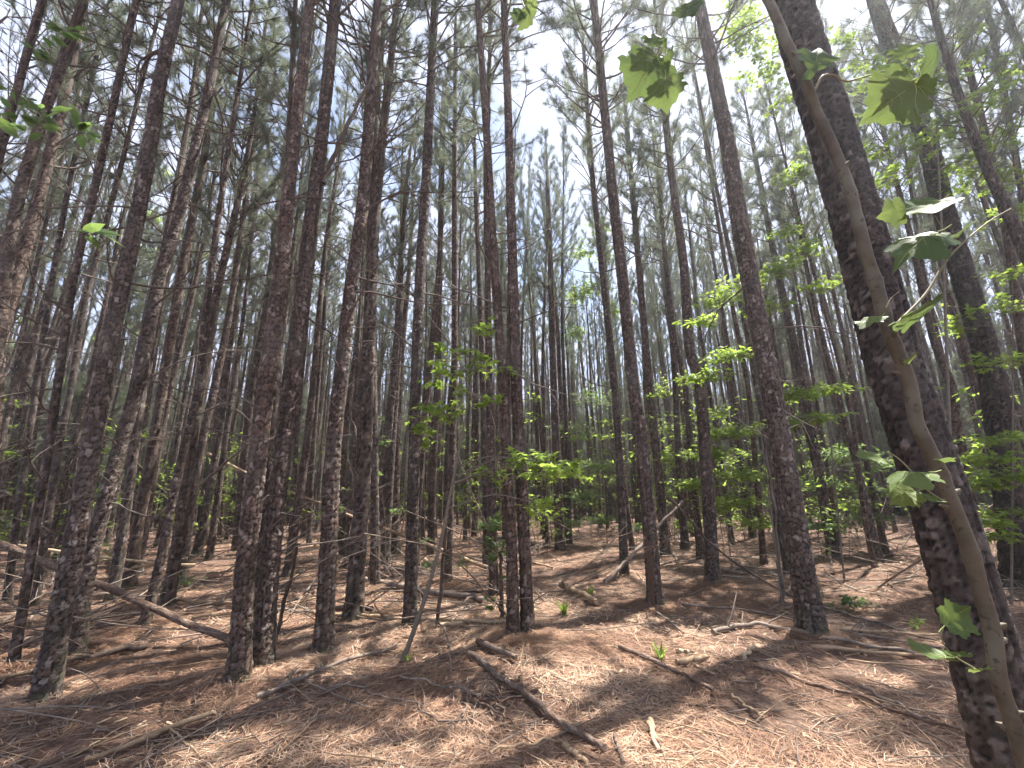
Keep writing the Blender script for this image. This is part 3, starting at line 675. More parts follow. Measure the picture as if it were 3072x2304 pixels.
def sapling(name, label, stem, r0, clusters, size=.11, tmpl=STAR, mat=LEAF, seed=1, separate=0, more=None, group=None, tilt=.35, cat='sapling', bark=SAP_BARK):
    """stem: world points from the ground up; clusters: (centre, rx, rz, leaves)"""
    rg = np.random.default_rng(7000 + seed); stem = np.asarray(stem, float); base = stem[0].copy()
    P = curve(stem, 40) - base
    root = bpy.data.objects.new(name, None); C.objects.link(root); root.location = base; root.empty_display_size = .2
    tag(root, label, cat, group)
    g = Geo(); Rr = np.linspace(r0, max(.003, r0 * .25), len(P)) * (1 + .06 * np.sin(np.arange(len(P)) * 1.9)); Rr[0] *= 1.3
    tube(g, P, Rr, 10)
    link('trunk', g.mesh('trunk', bark), root)
    pos = []; dirs = []
    for c, rx, rz, n in clusters:
        tw = Geo()
        c = np.asarray(c) - base
        d = np.linalg.norm((P - c) * np.array([1, 1, 1.0]), axis=1) + np.clip(P[:, 2] - c[2] + .15 * rx, 0, 9) * 2
        i = int(np.argmin(d)); a = P[i]
        mid = (a + c) / 2 + np.array([0, 0, .12 * np.linalg.norm(c - a)])
        rb = min(Rr[i] * .6, .006 + .004 * np.linalg.norm(c - a))
        if np.linalg.norm(c - a) > .05: tube(tw, curve([a, mid, c], 9), np.linspace(rb, .004, 9), 5)
        per = 9; n = int(n * (1.7 if separate else (more or LEAF_MORE))) if n > 22 else n; nt_ = max(1 if n <= 9 else 2, n // per)
        bd = unit(c - a + rg.normal(0, .05, 3))
        for k in range(nt_):
            e = rg.normal(0, 1, 3); e = unit(e) * rg.random() ** .45 * np.array([rx, rx, rz])
            e = e + bd * rx * .25
            s_ = c - bd * rx * rg.uniform(0, .5) * (0 if k % 3 else 1) if k % 2 else a + (c - a) * rg.uniform(.55, 1)
            Q = curve([s_, (s_ + c + e) / 2 + rg.normal(0, .05, 3) * rx, c + e], 7)
            tube(tw, Q, np.linspace(.0035, .0013, 7), 3)
            f = rg.uniform(.35, 1.0, per); f[0] = 1.0
            idx = np.minimum(5, (f * 6).astype(int)); pp = Q[idx] + (Q[idx + 1] - Q[idx]) * (f * 6 - idx)[:, None]
            dd = unit(Q[idx + 1] - Q[idx]) + rg.normal(0, .75, (per, 3)) * np.array([1, 1, .4])
            pos.append(pp + unit(dd) * size * .25); dirs.append(dd)
        link('branch', tw.mesh('branch', bark), root)
    pos = np.concatenate(pos); dirs = np.concatenate(dirs)
    if separate:
        order = rg.permutation(len(pos)); one = order[:separate]; rest = order[separate:]
        me = []
        for q in range(5):
            gl = Geo(); gl.add(STAR[0] * size if tmpl is STAR else tmpl[0] * size, tmpl[1], rnd=q / 4); me.append(gl.mesh('leaf', mat))
        x, t, nr = leaf_frames(dirs[one], rg, tilt)
        for q in range(len(one)):
            o = link('leaf', me[q % 5], root); s_ = rg.uniform(.6, 1.15)
            M = Matrix([[x[q][r_] * s_, t[q][r_] * s_, nr[q][r_] * s_, pos[one[q]][r_]] for r_ in range(3)] + [[0, 0, 0, 1]]); o.matrix_local = M
    else: rest = np.arange(len(pos))
    if len(rest):
        V, Fc, rn = leaves_geo(pos[rest], dirs[rest], size, tmpl, rg, tilt); h = Geo(); h.add(V, Fc, rnd=rn)
        o = link('crown', h.mesh('crown', mat, False), root)
        if separate: o['kind'] = 'stuff'
    return root
def cl(c, u, v, y, rx, rz, n): return (Yd(c, u, v, y), rx, rz, n)

# the bright sapling in the middle
b0 = G('B', 268, 1190)
ys = b0[1]
sapling('sweetgum_sapling', 'bright green star leaved sapling with a pale curved stem at the centre', [b0, Yd('B', 360, 930, ys), Yd('B', 430, 680, ys), Yd('B', 470, 480, ys), Yd('B', 510, 280, ys), Yd('B', 545, 90, ys), Yd('E', 580, 1480, ys)], .026,
        [cl('B', 880, 390, ys - .3, .42, .10, 60), cl('B', 780, 330, ys - .1, .34, .10, 50), cl('B', 930, 350, ys - .3, .22, .05, 26), cl('B', 860, 520, ys - .2, .26, .06, 26), cl('B', 660, 400, ys, .28, .12, 28),
         cl('B', 420, 130, ys, .34, .10, 54), cl('B', 370, 220, ys + .1, .26, .10, 34), cl('B', 560, 60, ys, .34, .10, 44), cl('E', 560, 1590, ys, .34, .12, 44), cl('E', 470, 1540, ys + .1, .28, .1, 34), cl('E', 600, 1430, ys, .24, .08, 26), cl('E', 420, 1640, ys + .2, .26, .08, 30), cl('E', 700, 1600, ys + .3, .3, .1, 26)],
        .15, STAR, LEAF, 1, separate=300)
b1 = G('B', 700, 1010)
sapling('sweetgum_sapling', 'low dark leaved sapling in front of the dark slim pine, near centre', [b1, Yd('B', 690, 800, b1[1]), Yd('B', 655, 600, b1[1])], .012,
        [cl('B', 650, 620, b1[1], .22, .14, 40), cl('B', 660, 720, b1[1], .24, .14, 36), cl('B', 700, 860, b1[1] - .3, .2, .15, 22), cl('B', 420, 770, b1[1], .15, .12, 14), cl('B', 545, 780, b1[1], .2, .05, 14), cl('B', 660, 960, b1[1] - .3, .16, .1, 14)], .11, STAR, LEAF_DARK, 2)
b2 = G('B', 190, 860)
sapling('sweetgum_sapling', 'small sapling with few blue green leaves left of the straight pine', [b2, Yd('B', 190, 620, b2[1]), Yd('B', 170, 420, b2[1])], .010,
        [cl('B', 150, 400, b2[1], .3, .08, 18), cl('B', 190, 270, b2[1], .25, .1, 16), cl('B', 330, 650, b2[1] - .5, .3, .15, 20), cl('B', 250, 560, b2[1], .25, .1, 14)], .14, STAR, LEAF_DARK, 3)

# leafy shrubs right of centre
def shrub(label, c, u, v, clus, r0=.02, size=.10, tmpl=OVAL, mat=LEAF, seed=1, top=None, sep=0, group='leafy saplings under the pines', more=None):
    b = G(c, u, v); y = b[1]
    cc = [(Yd(q[0], q[1], q[2], y + q[3]), q[4], q[5], q[6]) for q in clus]
    tp = Yd(*top, y) if top else max((q[0] for q in cc), key=lambda p: p[2])
    mid = (b + tp) / 2 + np.array([.06, .03, 0])
    return sapling('broadleaf_sapling', label, [b, mid, tp], r0 * .5, cc, size, tmpl, mat, seed, group=group, more=more)
shrub('sapling with layered leaves right behind the paired pine', 'C', 215, 800, [('C', 180, 230, 0, .9, .12, 160), ('C', 120, 330, .2, .8, .15, 150), ('C', 250, 400, 0, .8, .15, 130), ('C', 60, 440, .3, .7, .2, 110), ('C', 180, 520, 0, .8, .2, 130), ('C', 100, 140, .3, .6, .1, 80), ('C', 300, 600, 0, .7, .15, 90)], .022, .12, OVAL, LEAF, 11)
shrub('sapling with very bright leaf sprays beside the tall sunlit pine', 'C', 430, 960, [('C', 490, 40, .4, .5, .08, 90), ('C', 560, 150, .4, .45, .06, 90), ('C', 440, 180, .4, .4, .06, 50), ('F', 230, 1540, .3, .55, .1, 110), ('F', 120, 1620, .3, .5, .1, 80), ('C', 640, 20, .5, .4, .08, 60), ('F', 100, 1390, .2, .4, .06, 50)], .02, .11, OVAL, LEAF, 12, top=('F', 260, 1400))
shrub('tall maple sapling spreading flat leaf layers left of the huge pine', 'C', 700, 860, [('F', 250, 1260, 0, .7, .10, 170), ('F', 420, 1180, 0, .6, .10, 150), ('F', 540, 1100, 0, .6, .12, 150), ('F', 150, 1300, 0, .5, .08, 90), ('F', 380, 1330, .1, .6, .08, 120), ('F', 600, 1250, 0, .5, .1, 100), ('F', 470, 1000, .2, .4, .12, 80), ('F', 480, 760, .3, .45, .25, 130), ('F', 560, 640, .3, .4, .25, 90)], .03, .13, STAR, LEAF, 13, top=('F', 520, 900), more=2.2)
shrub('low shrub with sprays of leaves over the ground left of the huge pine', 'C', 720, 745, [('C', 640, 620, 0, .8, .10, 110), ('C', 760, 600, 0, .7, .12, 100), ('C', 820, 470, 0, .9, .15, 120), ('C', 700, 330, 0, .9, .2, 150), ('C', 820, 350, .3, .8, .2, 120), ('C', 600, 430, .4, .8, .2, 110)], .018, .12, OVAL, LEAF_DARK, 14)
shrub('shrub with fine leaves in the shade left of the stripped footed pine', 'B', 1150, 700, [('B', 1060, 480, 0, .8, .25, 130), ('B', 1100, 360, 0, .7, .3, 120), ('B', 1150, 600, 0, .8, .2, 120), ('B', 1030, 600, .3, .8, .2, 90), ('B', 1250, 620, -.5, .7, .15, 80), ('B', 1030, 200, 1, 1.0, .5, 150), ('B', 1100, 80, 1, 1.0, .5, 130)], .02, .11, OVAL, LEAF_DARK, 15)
shrub('shrub with fine leaves right behind the stripped footed pine', 'B', 1440, 690, [('B', 1420, 330, 0, .8, .4, 130), ('B', 1440, 200, 0, .9, .4, 120), ('B', 1390, 480, 0, .7, .3, 90), ('C', 30, 620, 0, .7, .2, 80), ('B', 1430, 20, .5, 1, .4, 110)], .02, .12, OVAL, LEAF, 16)
shrub('maple with dense starry leaves filling the upper right behind the huge pine', 'C', 1180, 1000, [('F', 300, 100, .6, .5, .4, 180), ('F', 1000, 250, .2, .5, .3, 150), ('F', 1120, 330, .1, .5, .25, 150), ('F', 950, 750, .2, .5, .2, 120), ('F', 1250, 700, .1, .5, .2, 130), ('F', 1400, 760, .1, .5, .2, 130), ('F', 280, 160, .6, .5, .4, 200), ('F', 330, 300, .6, .5, .3, 170), ('F', 420, 240, .4, .4, .3, 120), ('F', 240, 70, .8, .5, .3, 130), ('F', 420, 420, .5, .35, .3, 90), ('F', 800, 330, 0, .5, .2, 160), ('F', 900, 460, 0, .5, .2, 160), ('F', 1150, 520, 0, .6, .15, 170), ('F', 1300, 420, 0, .55, .15, 170), ('F', 1420, 260, 0, .5, .2, 150), ('F', 1350, 610, 0, .5, .1, 120), ('F', 1050, 640, 0, .5, .12, 110), ('F', 850, 640, 0, .45, .15, 110), ('F', 700, 160, .4, .4, .3, 100), ('F', 1250, 120, .3, .5, .25, 120)], .05, .135, STAR, LEAF, 17, top=('F', 1080, 200), more=1.25)
shrub('maple spreading flat leaf layers low at the right edge', 'C', 1420, 960, [('C', 1300, 330, -.2, .5, .08, 140), ('C', 1400, 250, -.2, .5, .08, 130), ('C', 1330, 440, -.2, .5, .1, 140), ('C', 1420, 400, -.2, .5, .12, 130), ('C', 1290, 600, -.2, .4, .1, 100), ('C', 1370, 660, -.2, .4, .06, 90), ('C', 1440, 560, -.2, .4, .12, 90), ('F', 1400, 1560, 0, .5, .12, 120), ('F', 1340, 1350, 0, .6, .1, 120), ('F', 1430, 1180, 0, .5, .1, 100), ('F', 1200, 1420, .2, .4, .1, 70), ('F', 1430, 920, .2, .5, .1, 100), ('F', 1250, 800, .2, .5, .1, 90)], .03, .14, STAR, LEAF, 18, top=('F', 1420, 900), more=1.3)
# left side
shrub('tall broadleaf sapling with a green crown behind the leaning left pines', 'A', 640, 640, [('D', 670, 950, 0, .7, .5, 190), ('D', 640, 1100, 0, .9, .6, 220), ('D', 740, 1020, 0, .7, .5, 150), ('D', 560, 1250, 0, 1.0, .5, 200), ('D', 860, 1100, .5, .8, .5, 150), ('D', 780, 1280, 0, .9, .5, 150), ('D', 600, 1420, 0, 1.1, .5, 200), ('D', 500, 1000, .5, .6, .3, 90), ('D', 480, 1480, 0, 1, .4, 140), ('D', 720, 760, .2, .5, .3, 80)], .04, .13, OVAL, LEAF, 21)
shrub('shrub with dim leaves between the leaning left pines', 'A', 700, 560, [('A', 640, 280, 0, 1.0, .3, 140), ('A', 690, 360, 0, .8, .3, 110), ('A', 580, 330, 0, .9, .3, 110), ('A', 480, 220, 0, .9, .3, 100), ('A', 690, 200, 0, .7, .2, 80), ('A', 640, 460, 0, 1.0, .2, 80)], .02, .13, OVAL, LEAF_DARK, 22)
shrub('leafy shrub low at the left edge behind slim trunks', 'A', 120, 660, [('A', 60, 30, 0, 1.0, .25, 170), ('D', 40, 1500, 0, 1.0, .4, 170), ('D', 120, 1600, 0, 1.0, .3, 150), ('A', 350, 30, .3, .9, .2, 130), ('D', 60, 1390, 0, .9, .3, 100), ('A', 100, 300, 0, .8, .3, 80), ('A', 320, 1, 0, .8, .2, 90)], .02, .13, OVAL, LEAF, 23)
shrub('tall slender broadleaf with a green top between thin pines right of centre', 'B', 1110, 640, [('E', 1110, 990, 0, .7, .5, 130), ('E', 1060, 1090, 0, .9, .5, 160), ('E', 1130, 1100, 0, .7, .5, 110), ('E', 1030, 1280, 0, 1.0, .4, 170), ('E', 1100, 1250, 0, .9, .5, 150), ('E', 1010, 1440, 0, .7, .4, 90), ('E', 1170, 1340, 0, .8, .4, 90)], .05, .15, OVAL, LEAF, 24)
shrub('small leafy shrub behind the fallen branches left of centre', 'A', 770, 900, [('A', 770, 880, 0, .4, .1, 60), ('A', 720, 740, 0, .25, .1, 24)], .008, .07, OVAL, LEAF_DARK, 25)
shrub('pale green bush far behind the straight pine left of centre', 'B', 520, 540, [('E', 380, 1480, 0, 1.2, .8, 150), ('E', 450, 1560, 0, 1.2, .6, 120), ('B', 760, 120, 0, 1.3, .7, 160), ('B', 840, 60, 0, 1.3, .7, 140), ('B', 580, 300, 0, 1.3, .5, 110)], .04, .17, OVAL, LEAF, 26)
# a sapling reaching in from beyond the left edge
b3 = np.array([-4.9, 2.6, float(height(-4.9, 2.6))])
sapling('broadleaf_sapling', 'broadleaf sapling whose leaves hang into the top left corner', [b3, b3 + [.1, 0, 2.5], b3 + [.3, 0, 4.6], b3 + [.6, .1, 5.6]], .03,
        [cl('D', 40, 50, 2.9, .3, .25, 22), cl('D', 110, 170, 3.0, .35, .2, 18), cl('D', 30, 330, 2.9, .3, .3, 20), cl('D', 60, 500, 3.0, .3, .2, 18), cl('D', 280, 130, 3.0, .12, .1, 12), cl('D', 30, 150, 2.8, .3, .3, 18)], .12, OVAL, LEAF_DARK, 31, tilt=.6)
hb = np.array([-4.2, 2.2, float(height(-4.2, 2.2))])
sapling('broadleaf_sapling', 'thin sapling with a few big hanging leaves at the left edge', [hb, hb + [.1, .1, 2.0], hb + [.35, .2, 3.1]], .016,
        [cl('D', 225, 560, 2.4, .10, .08, 9), cl('D', 350, 575, 2.5, .06, .04, 9), cl('D', 375, 1000, 2.6, .07, .03, 9)], .15, OVAL, LEAF_DARK, 32, tilt=.7)

# ------------------------------------------------------------------ the smooth sapling with big lobed leaves
syc_pts = [('C', 1475, 1659), ('C', 1385, 1300), ('C', 1318, 1000), ('C', 1240, 750), ('C', 1150, 500), ('C', 1062, 250), ('C', 985, 0), ('F', 915, 1480), ('F', 852, 1300), ('F', 788, 1060), ('F', 742, 900), ('F', 690, 740), ('F', 620, 560), ('F', 520, 330), ('F', 440, 180), ('F', 385, 20)]
syc_w = [100, 98, 95, 90, 84, 80, 76, 74, 72, 66, 62, 58, 56, 54, 50, 46]
SY = 1.42
W = np.array([Yd(*p, SY) for p in syc_pts])
k0 = (W[1] - W[0]) / (W[1][2] - W[0][2]); foot = W[0] - k0 * W[0][2]; foot[2] = float(height(foot[0], foot[1])) - .05
rad = [px_diam(p, w_) * .5 * .92 for p, w_ in zip(W, syc_w)]
topx = W[-1] + unit(W[-1] - W[-3]) * 1.3
ctrl = np.vstack([foot, W, topx]); P = curve(ctrl, 260)
LL = np.concatenate([[0], np.cumsum(np.linalg.norm(np.diff(ctrl, axis=0), axis=1))])
s_ = np.linspace(0, LL[-1], 260); R = np.interp(s_, LL, [rad[0] * 1.08] + rad + [rad[-1] * .7])
rg = np.random.default_rng(5)
for q in rg.uniform(.3, LL[-1], 13): R = R * (1 + .17 * np.exp(-((s_ - q) / .022) ** 2))
root = bpy.data.objects.new('sycamore_sapling', None); C.objects.link(root); root.location = foot
tag(root, 'smooth olive brown sapling with big lobed leaves in front of the huge pine', 'sapling')
P = P + np.stack([.006 * np.sin(s_ * 9.0 + 1), .004 * np.sin(s_ * 7.0), 0 * s_], -1)
rk = np.random.default_rng(77)
for q in rk.uniform(.8, LL[-1], 9): P = P + (rk.normal(0, .006, 3) * np.array([1, 1, 0]))[None] * np.clip(1 - np.abs(s_ - q) / .12, 0, 1)[:, None]
g = Geo(); tube(g, P - foot, R * (1 + .02 * np.sin(s_ * 23) + .012 * np.sin(s_ * 61)), 26, True)
for q in rg.integers(20, 250, 26):                       # leaf scars and stubs
    a = rg.uniform(0, 6.28); T = unit(P[q + 1] - P[q]); n1 = unit(np.cross(T, [np.cos(a), np.sin(a), .3]))
    c = P[q] + n1 * R[q] * .9 - foot
    tube(g, np.array([c, c + n1 * .008 + T * .004, c + n1 * rg.uniform(.012, .022) + T * .008]), [.011, .008, .003], 6, True)
link('trunk', g.mesh('trunk', SYC_BARK), root)
def syc_leaf_mesh(curl=1.0, fold=0.0, ph=0.0):
    out = [(.02, 0), (.16, -.06), (.30, .02), (.34, .10), (.44, .08), (.54, .15), (.50, .23), (.53, .31), (.46, .36), (.48, .43), (.58, .46), (.64, .56), (.54, .59), (.49, .68), (.38, .68), (.32, .74), (.27, .80), (.16, .82), (.10, .92), (0, 1.05)]
    R_ = np.array(out); L_ = R_[::-1][1:] * np.array([-1, 1]); O = np.vstack([R_, L_])
    # ring at mid distance for curvature
    c0 = np.array([0, .30]); mid = c0 + (O - c0) * .55
    n = len(O); XY = np.vstack([O, mid, c0[None]])
    def zf(p): return curl * (-.25 * p[:, 0] ** 2 - .32 * (p[:, 1] - .2) ** 2) + fold * np.abs(p[:, 0]) + .05 * np.sin(p[:, 0] * 11 + ph) * np.abs(p[:, 1]) + .03 * np.sin(p[:, 1] * 13 + ph)
    V = np.column_stack([XY, zf(XY)])
    j = np.arange(n); k = (j + 1) % n
    quads = np.stack([j, k, n + k, n + j], -1); tris = np.stack([n + j, n + k, np.full(n, 2 * n)], -1)
    me = Geo(); me.add(V, quads); me.f.append(tris)
    nf = len(quads) + len(tris)
    def vein(a, b, r):
        q = np.array(a)[None] + (np.array(b) - np.array(a))[None] * np.linspace(0, 1, 6)[:, None]
        tube(me, np.column_stack([q, zf(q) + .002]), np.linspace(r, r * .3, 6), 4)
    for b, r in (((0, 1.0), .009), ((.5, .48), .008), ((-.5, .48), .008), ((.45, .14), .006), ((-.45, .14), .006)): vein((0, .03), b, r)
    for y_, x_ in ((.4, .2), (.55, .18), (.68, .12)):
        for sg in (-1, 1): vein((0, y_), (sg * x_, y_ + .14), .004)
    pet = np.array([(0, .02, 0), (0, -.15, -.01), (0, -.32, .03)]); tube(me, pet, .011, 5)
    M_ = me.mesh('leaf', [SYC, VEIN])
    mi = np.zeros(len(M_.polygons), np.int32); mi[nf:] = 1; M_.polygons.foreach_set('material_index', mi)
    return M_
SYCM = [syc_leaf_mesh(.8, .12), syc_leaf_mesh(1.6, .3, 1.0), syc_leaf_mesh(-.5, .2, 2.0), syc_leaf_mesh(2.2, .05, 3.0)]
def syc_leaf(c, b, t, tilt=15, y=SY - .08, wide=1.0, roll=0):
    A = Yd(c, *b, y); B_ = Yd(c, *t, y); L = np.linalg.norm(B_ - A); tv = (B_ - A) / L
    L = L / max(.35, math.cos(math.radians(roll)))
    tocam = unit(CAM - A); n = unit(tocam - tv * (tocam @ tv)); xv = np.cross(tv, n)
    a = math.radians(tilt); n2 = n * math.cos(a) + xv * math.sin(a); 
    rr = math.radians(roll); tv, n2 = tv * math.cos(rr) - n2 * math.sin(rr), n2 * math.cos(rr) + tv * math.sin(rr)
    x2 = np.cross(tv, n2)
    o = link('leaf', SYCM[int(rg.integers(0, 4))], root); p = A - foot
    o.matrix_local = Matrix([[x2[i] * L * wide, tv[i] * L, n2[i] * L, p[i]] for i in range(3)] + [[0, 0, 0, 1]])
for a in [('F', (568, 290), (600, 188), 15), ('F', (556, 292), (545, 338), 40), ('F', (1030, 330), (1188, 262), 20), ('F', (1005, 365), (832, 478), 10), ('F', (990, 352), (1095, 395), 35), ('F', (985, 300), (875, 352), 20),
          ('F', (968, 250), (945, 178), 30), ('F', (962, 905), (858, 932), 10), ('F', (1110, 870), (975, 955), 52), ('F', (1105, 1000), (930, 1075), 58), ('F', (1150, 1030), (1252, 990), 66), ('F', (1095, 1035), (1165, 1072), 55),
          ('F', (940, 1388), (1112, 1338), 62), ('F', (848, 1368), (762, 1406), 68), ('C', (865, 325), (758, 295), 72), ('C', (1062, 380), (885, 387), 78), ('C', (1005, 465), (905, 500), 30), ('C', (1110, 500), (1030, 505), 62),
          ('C', (1132, 1045), (1222, 960), 30), ('C', (1140, 1180), (990, 1170), 68), ('C', (1150, 1160), (1252, 1212), 66), ('C', (1250, 1230), (1336, 1245), 72), ('C', (1105, 325), (1172, 325), 64), ('F', (965, 1560), (1018, 1540), 60)]:
    syc_leaf(a[0], a[1], a[2], a[3], SY - rg.uniform(.03, .1))
bgm = Geo()
def syc_twig(pts, w0, y=SY - .06):
    q = np.array([Yd(*p, y) for p in pts]); r = px_diam(q[0], w0) * .5
    bg_ = Geo(); tube(bg_, curve(q, 24) - foot, np.linspace(r, r * .4, 24), 7); link('branch', bg_.mesh('branch', SYC_TWIG), root)
syc_twig([('F', 925, 1400), ('F', 1050, 1270), ('F', 1130, 1140), ('F', 1200, 1060), ('F', 1320, 960), ('F', 1420, 900)], 18)
syc_twig([('F', 1200, 1060), ('F', 1140, 1010), ('F', 1090, 930)], 8)
syc_twig([('F', 575, 385), ('F', 605, 328), ('F', 660, 325), ('F', 710, 352), ('F', 900, 300), ('F', 1000, 320)], 12)
syc_twig([('F', 560, 340), ('F', 575, 290)], 8)
syc_twig([('C', 1130, 510), ('C', 1060, 460), ('C', 1000, 390), ('C', 930, 320), ('C', 880, 295)], 14)
syc_twig([('C', 1270, 1235), ('C', 1160, 1165), ('C', 1120, 1100), ('C', 1130, 1040)], 12)
syc_twig([('F', 880, 1330), ('F', 900, 1290), ('F', 935, 1260)], 7)
# the overhead branch whose leaves hang in at the top
yo = SY + .05
TL = [('E', (1352, 200), (1350, 132), 20), ('E', (1392, 205), (1425, 175), 30), ('E', (1362, 242), (1262, 385), 12), ('E', (1400, 340), (1398, 458), 14), ('E', (1330, 250), (1252, 290), 40), ('E', (1395, 262), (1452, 232), 30), ('E', (1370, 270), (1372, 205), 24),
      ('E', (795, 35), (838, 112), 20), ('E', (780, 40), (752, 88), 30), ('E', (800, 30), (808, -30), 25), ('F', (30, 20), (12, 95), 20), ('F', (50, 0), (40, 60), 20)]
for a in TL: syc_leaf(a[0], a[1], a[2], a[3], yo - rg.uniform(0, .05))
bt = P[-12] 
q = [bt, Yd('F', 40, -60, yo), Yd('E', 1400, -90, yo), Yd('E', 1100, -120, yo), Yd('E', 790, -60, yo), Yd('E', 792, 35, yo)]
tube(bgm, curve(q, 40) - foot, np.linspace(.009, .0025, 40), 7)
for q in ([Yd('E', 1400, -90, yo), Yd('E', 1388, 60, yo), Yd('E', 1372, 200, yo), Yd('E', 1395, 345, yo)], [Yd('F', 40, -60, yo), Yd('F', 40, 20, yo)], [Yd('E', 1378, 200, yo), Yd('E', 1355, 250, yo)]):
    tube(bgm, curve(q, 14) - foot, np.linspace(.0035, .002, 14), 6)
link('branch', bgm.mesh('branch', SYC_TWIG), root)

# ------------------------------------------------------------------ fallen logs, poles and branches
def fallen(name, label, pts, wpx, mat, lift=None, ys=None, wig=.012, taper=.7, stubs=0, bark=False, group='fallen wood on the straw', seed=None, cat=None):
    """pts on the ground unless ys gives the world depth of each point"""
    seed = seed or abs(hash(label)) % 9973
    rg = np.random.default_rng(sum(ord(ch) for ch in label))
    P0 = [G(*p) for p in pts] if ys is None else [Yd(*p, y) for p, y in zip(pts, ys)]
    r = px_diam(np.mean(P0, 0), wpx) * .5
    if ys is None: P0 = [p + np.array([0, 0, r + .018]) for p in P0]
    else:
        for p in P0: p[2] = max(p[2], float(height(p[0], p[1])) + r * .5)
    base = P0[0].copy(); base[2] = float(height(base[0], base[1]))
    L = np.sum(np.linalg.norm(np.diff(P0, axis=0), axis=1)); n = int(np.clip(L / .035, 16, 130))
    P = curve(P0, n) - base
    t = np.linspace(0, 1, n)
    for k in range(3):
        a = rg.normal(0, 1, 3) * wig * np.array([1, 1, .5]) / (k + 1)
        P = P + a[None] * np.sin((t * (2.3 + 2.7 * k) + rg.random()) * 2 * np.pi)[:, None]
    R = r * (1 - (1 - taper) * t) * (1 + .05 * np.sin(t * 31 + 1) + .04 * rg.normal(0, 1, n))
    if ys is None:
        W_ = P + base; P[:, 2] = np.maximum(P[:, 2], height(W_[:, 0], W_[:, 1]) + R * .85 + .014 - base[2])
    if bark:
        me = trunk_mesh(name, P, R, max(.009, r / 6), rg.random() * 50, BARK_LOG, depth=.03 * r / .05 * .35, cw=.03, ch=.06, base_flare=False)
    else:
        g = Geo(); nn = 9 if wpx > 14 else 6
        tube(g, P, R, nn, True)
        for k in range(stubs):
            i = rg.integers(2, n - 3); T = unit(P[i + 1] - P[i]); sv = rg.normal(0, 1, 3); sv[2] = abs(sv[2]) * .6; sv = unit(sv - T * (sv @ T))
            Q = twig_path(P[i], sv + T * .7, L * rg.uniform(.06, .22), rg, 5, -.2, .14)
            tube(g, Q, np.linspace(R[i] * .55, R[i] * .15, 6), 5)
        me = g.mesh(name, mat)
    o = link(name, me, None, base)
    return tag(o, label, cat or name.split('_')[-1], group)
A_, B_, C_ = 'A', 'B', 'C'
def s(*a): return [(a[i], a[i + 1], a[i + 2]) for i in range(0, len(a), 3)]
fallen('leaning_log', 'long bark covered log slanting up to the left behind the shaggy pine', s(A_, 1015, 1115, A_, 620, 950, A_, 330, 825, A_, 0, 695, A_, -150, 640), 40, BARK_LOG, ys=[G(A_, 1015, 1135)[1]] * 5, bark=True, wig=.02, taper=.95)
y0 = G(A_, 850, 900)[1]
fallen('leaning_pole', 'straight pale peeled pole lying level behind the shaggy pine', s(A_, 850, 782, A_, 660, 772, A_, 360, 738, A_, 0, 685, A_, -120, 670), 15, WOOD_PALE, ys=[y0] * 5, wig=.008, taper=1.1)
fallen('fallen_branch', 'forked pale branch sloping down below the pale pole', s(A_, 660, 782, A_, 560, 800, A_, 440, 862), 13, WOOD_TAN, ys=[y0, y0 - .1, y0 - .2], stubs=2)
fallen('fallen_log', 'dark rotten log on the straw behind the shaggy pine foot', s(A_, 640, 1150, A_, 480, 1180, A_, 290, 1225, A_, 150, 1262), 40, WOOD_DARK, wig=.015, bark=False, taper=.8, stubs=3)
fallen('fallen_log', 'sunlit tan log end at the left edge beside the shaggy pine', s(A_, 150, 1258, A_, 0, 1290, A_, -120, 1315), 30, WOOD_TAN, stubs=1)
fallen('fallen_branch', 'wavy pale branch on the straw left of the flaking pine', s(A_, 360, 1032, A_, 480, 1035, A_, 620, 1050, A_, 760, 1066), 12, WOOD_TAN, stubs=2)
fallen('fallen_log', 'long decayed log lying in the straw at the lower left', s(A_, 930, 1440, A_, 740, 1508, A_, 620, 1560, A_, 490, 1612, A_, 330, 1665), 32, WOOD_TAN, wig=.02, stubs=3)
fallen('fallen_stick', 'short stick crossing the decayed log at the lower left', s(A_, 730, 1500, A_, 800, 1570, A_, 872, 1632), 13, WOOD_TAN, wig=.006)
fallen('fallen_branch', 'crooked whitish branch in front of the lone pine', s(A_, 1095, 1372, A_, 1210, 1330, A_, 1310, 1290, A_, 1400, 1240, B_, 110, 1190, B_, 235, 1145), 20, WOOD_GREY, wig=.012, stubs=7)
fallen('fallen_branch', 'thin branch forking off the whitish branch', s(A_, 1320, 1300, A_, 1400, 1335, A_, 1475, 1370, B_, 110, 1410), 10, WOOD_GREY, stubs=4)
fallen('fallen_log', 'long grey log behind the crossing pair, left part', s(A_, 1010, 962, A_, 850, 955, A_, 700, 940), 20, WOOD_TAN, stubs=3)
fallen('fallen_log', 'sunlit split log touching the crossing pair on their left', s(A_, 1015, 1005, A_, 920, 1012, A_, 830, 1022), 16, WOOD_PALE, stubs=1)
fallen('fallen_branch', 'branch between the crossing pair and the lone pine, upper one', s(A_, 1190, 975, A_, 1280, 955, A_, 1375, 935), 12, WOOD_TAN, stubs=3)
fallen('fallen_branch', 'branch between the crossing pair and the lone pine, lower one', s(A_, 1185, 985, A_, 1290, 995, A_, 1380, 1000), 14, WOOD_GREY, stubs=1)
fallen('leaning_pole', 'thin dead pole leaning right against the lone pine', s(A_, 1178, 1150, A_, 1215, 1000, A_, 1265, 800, A_, 1290, 690), 20, WOOD_DARK, ys=[G(A_, 1178, 1150)[1]] * 4, wig=.007, stubs=5)
yb = G(A_, 620, 830)[1]
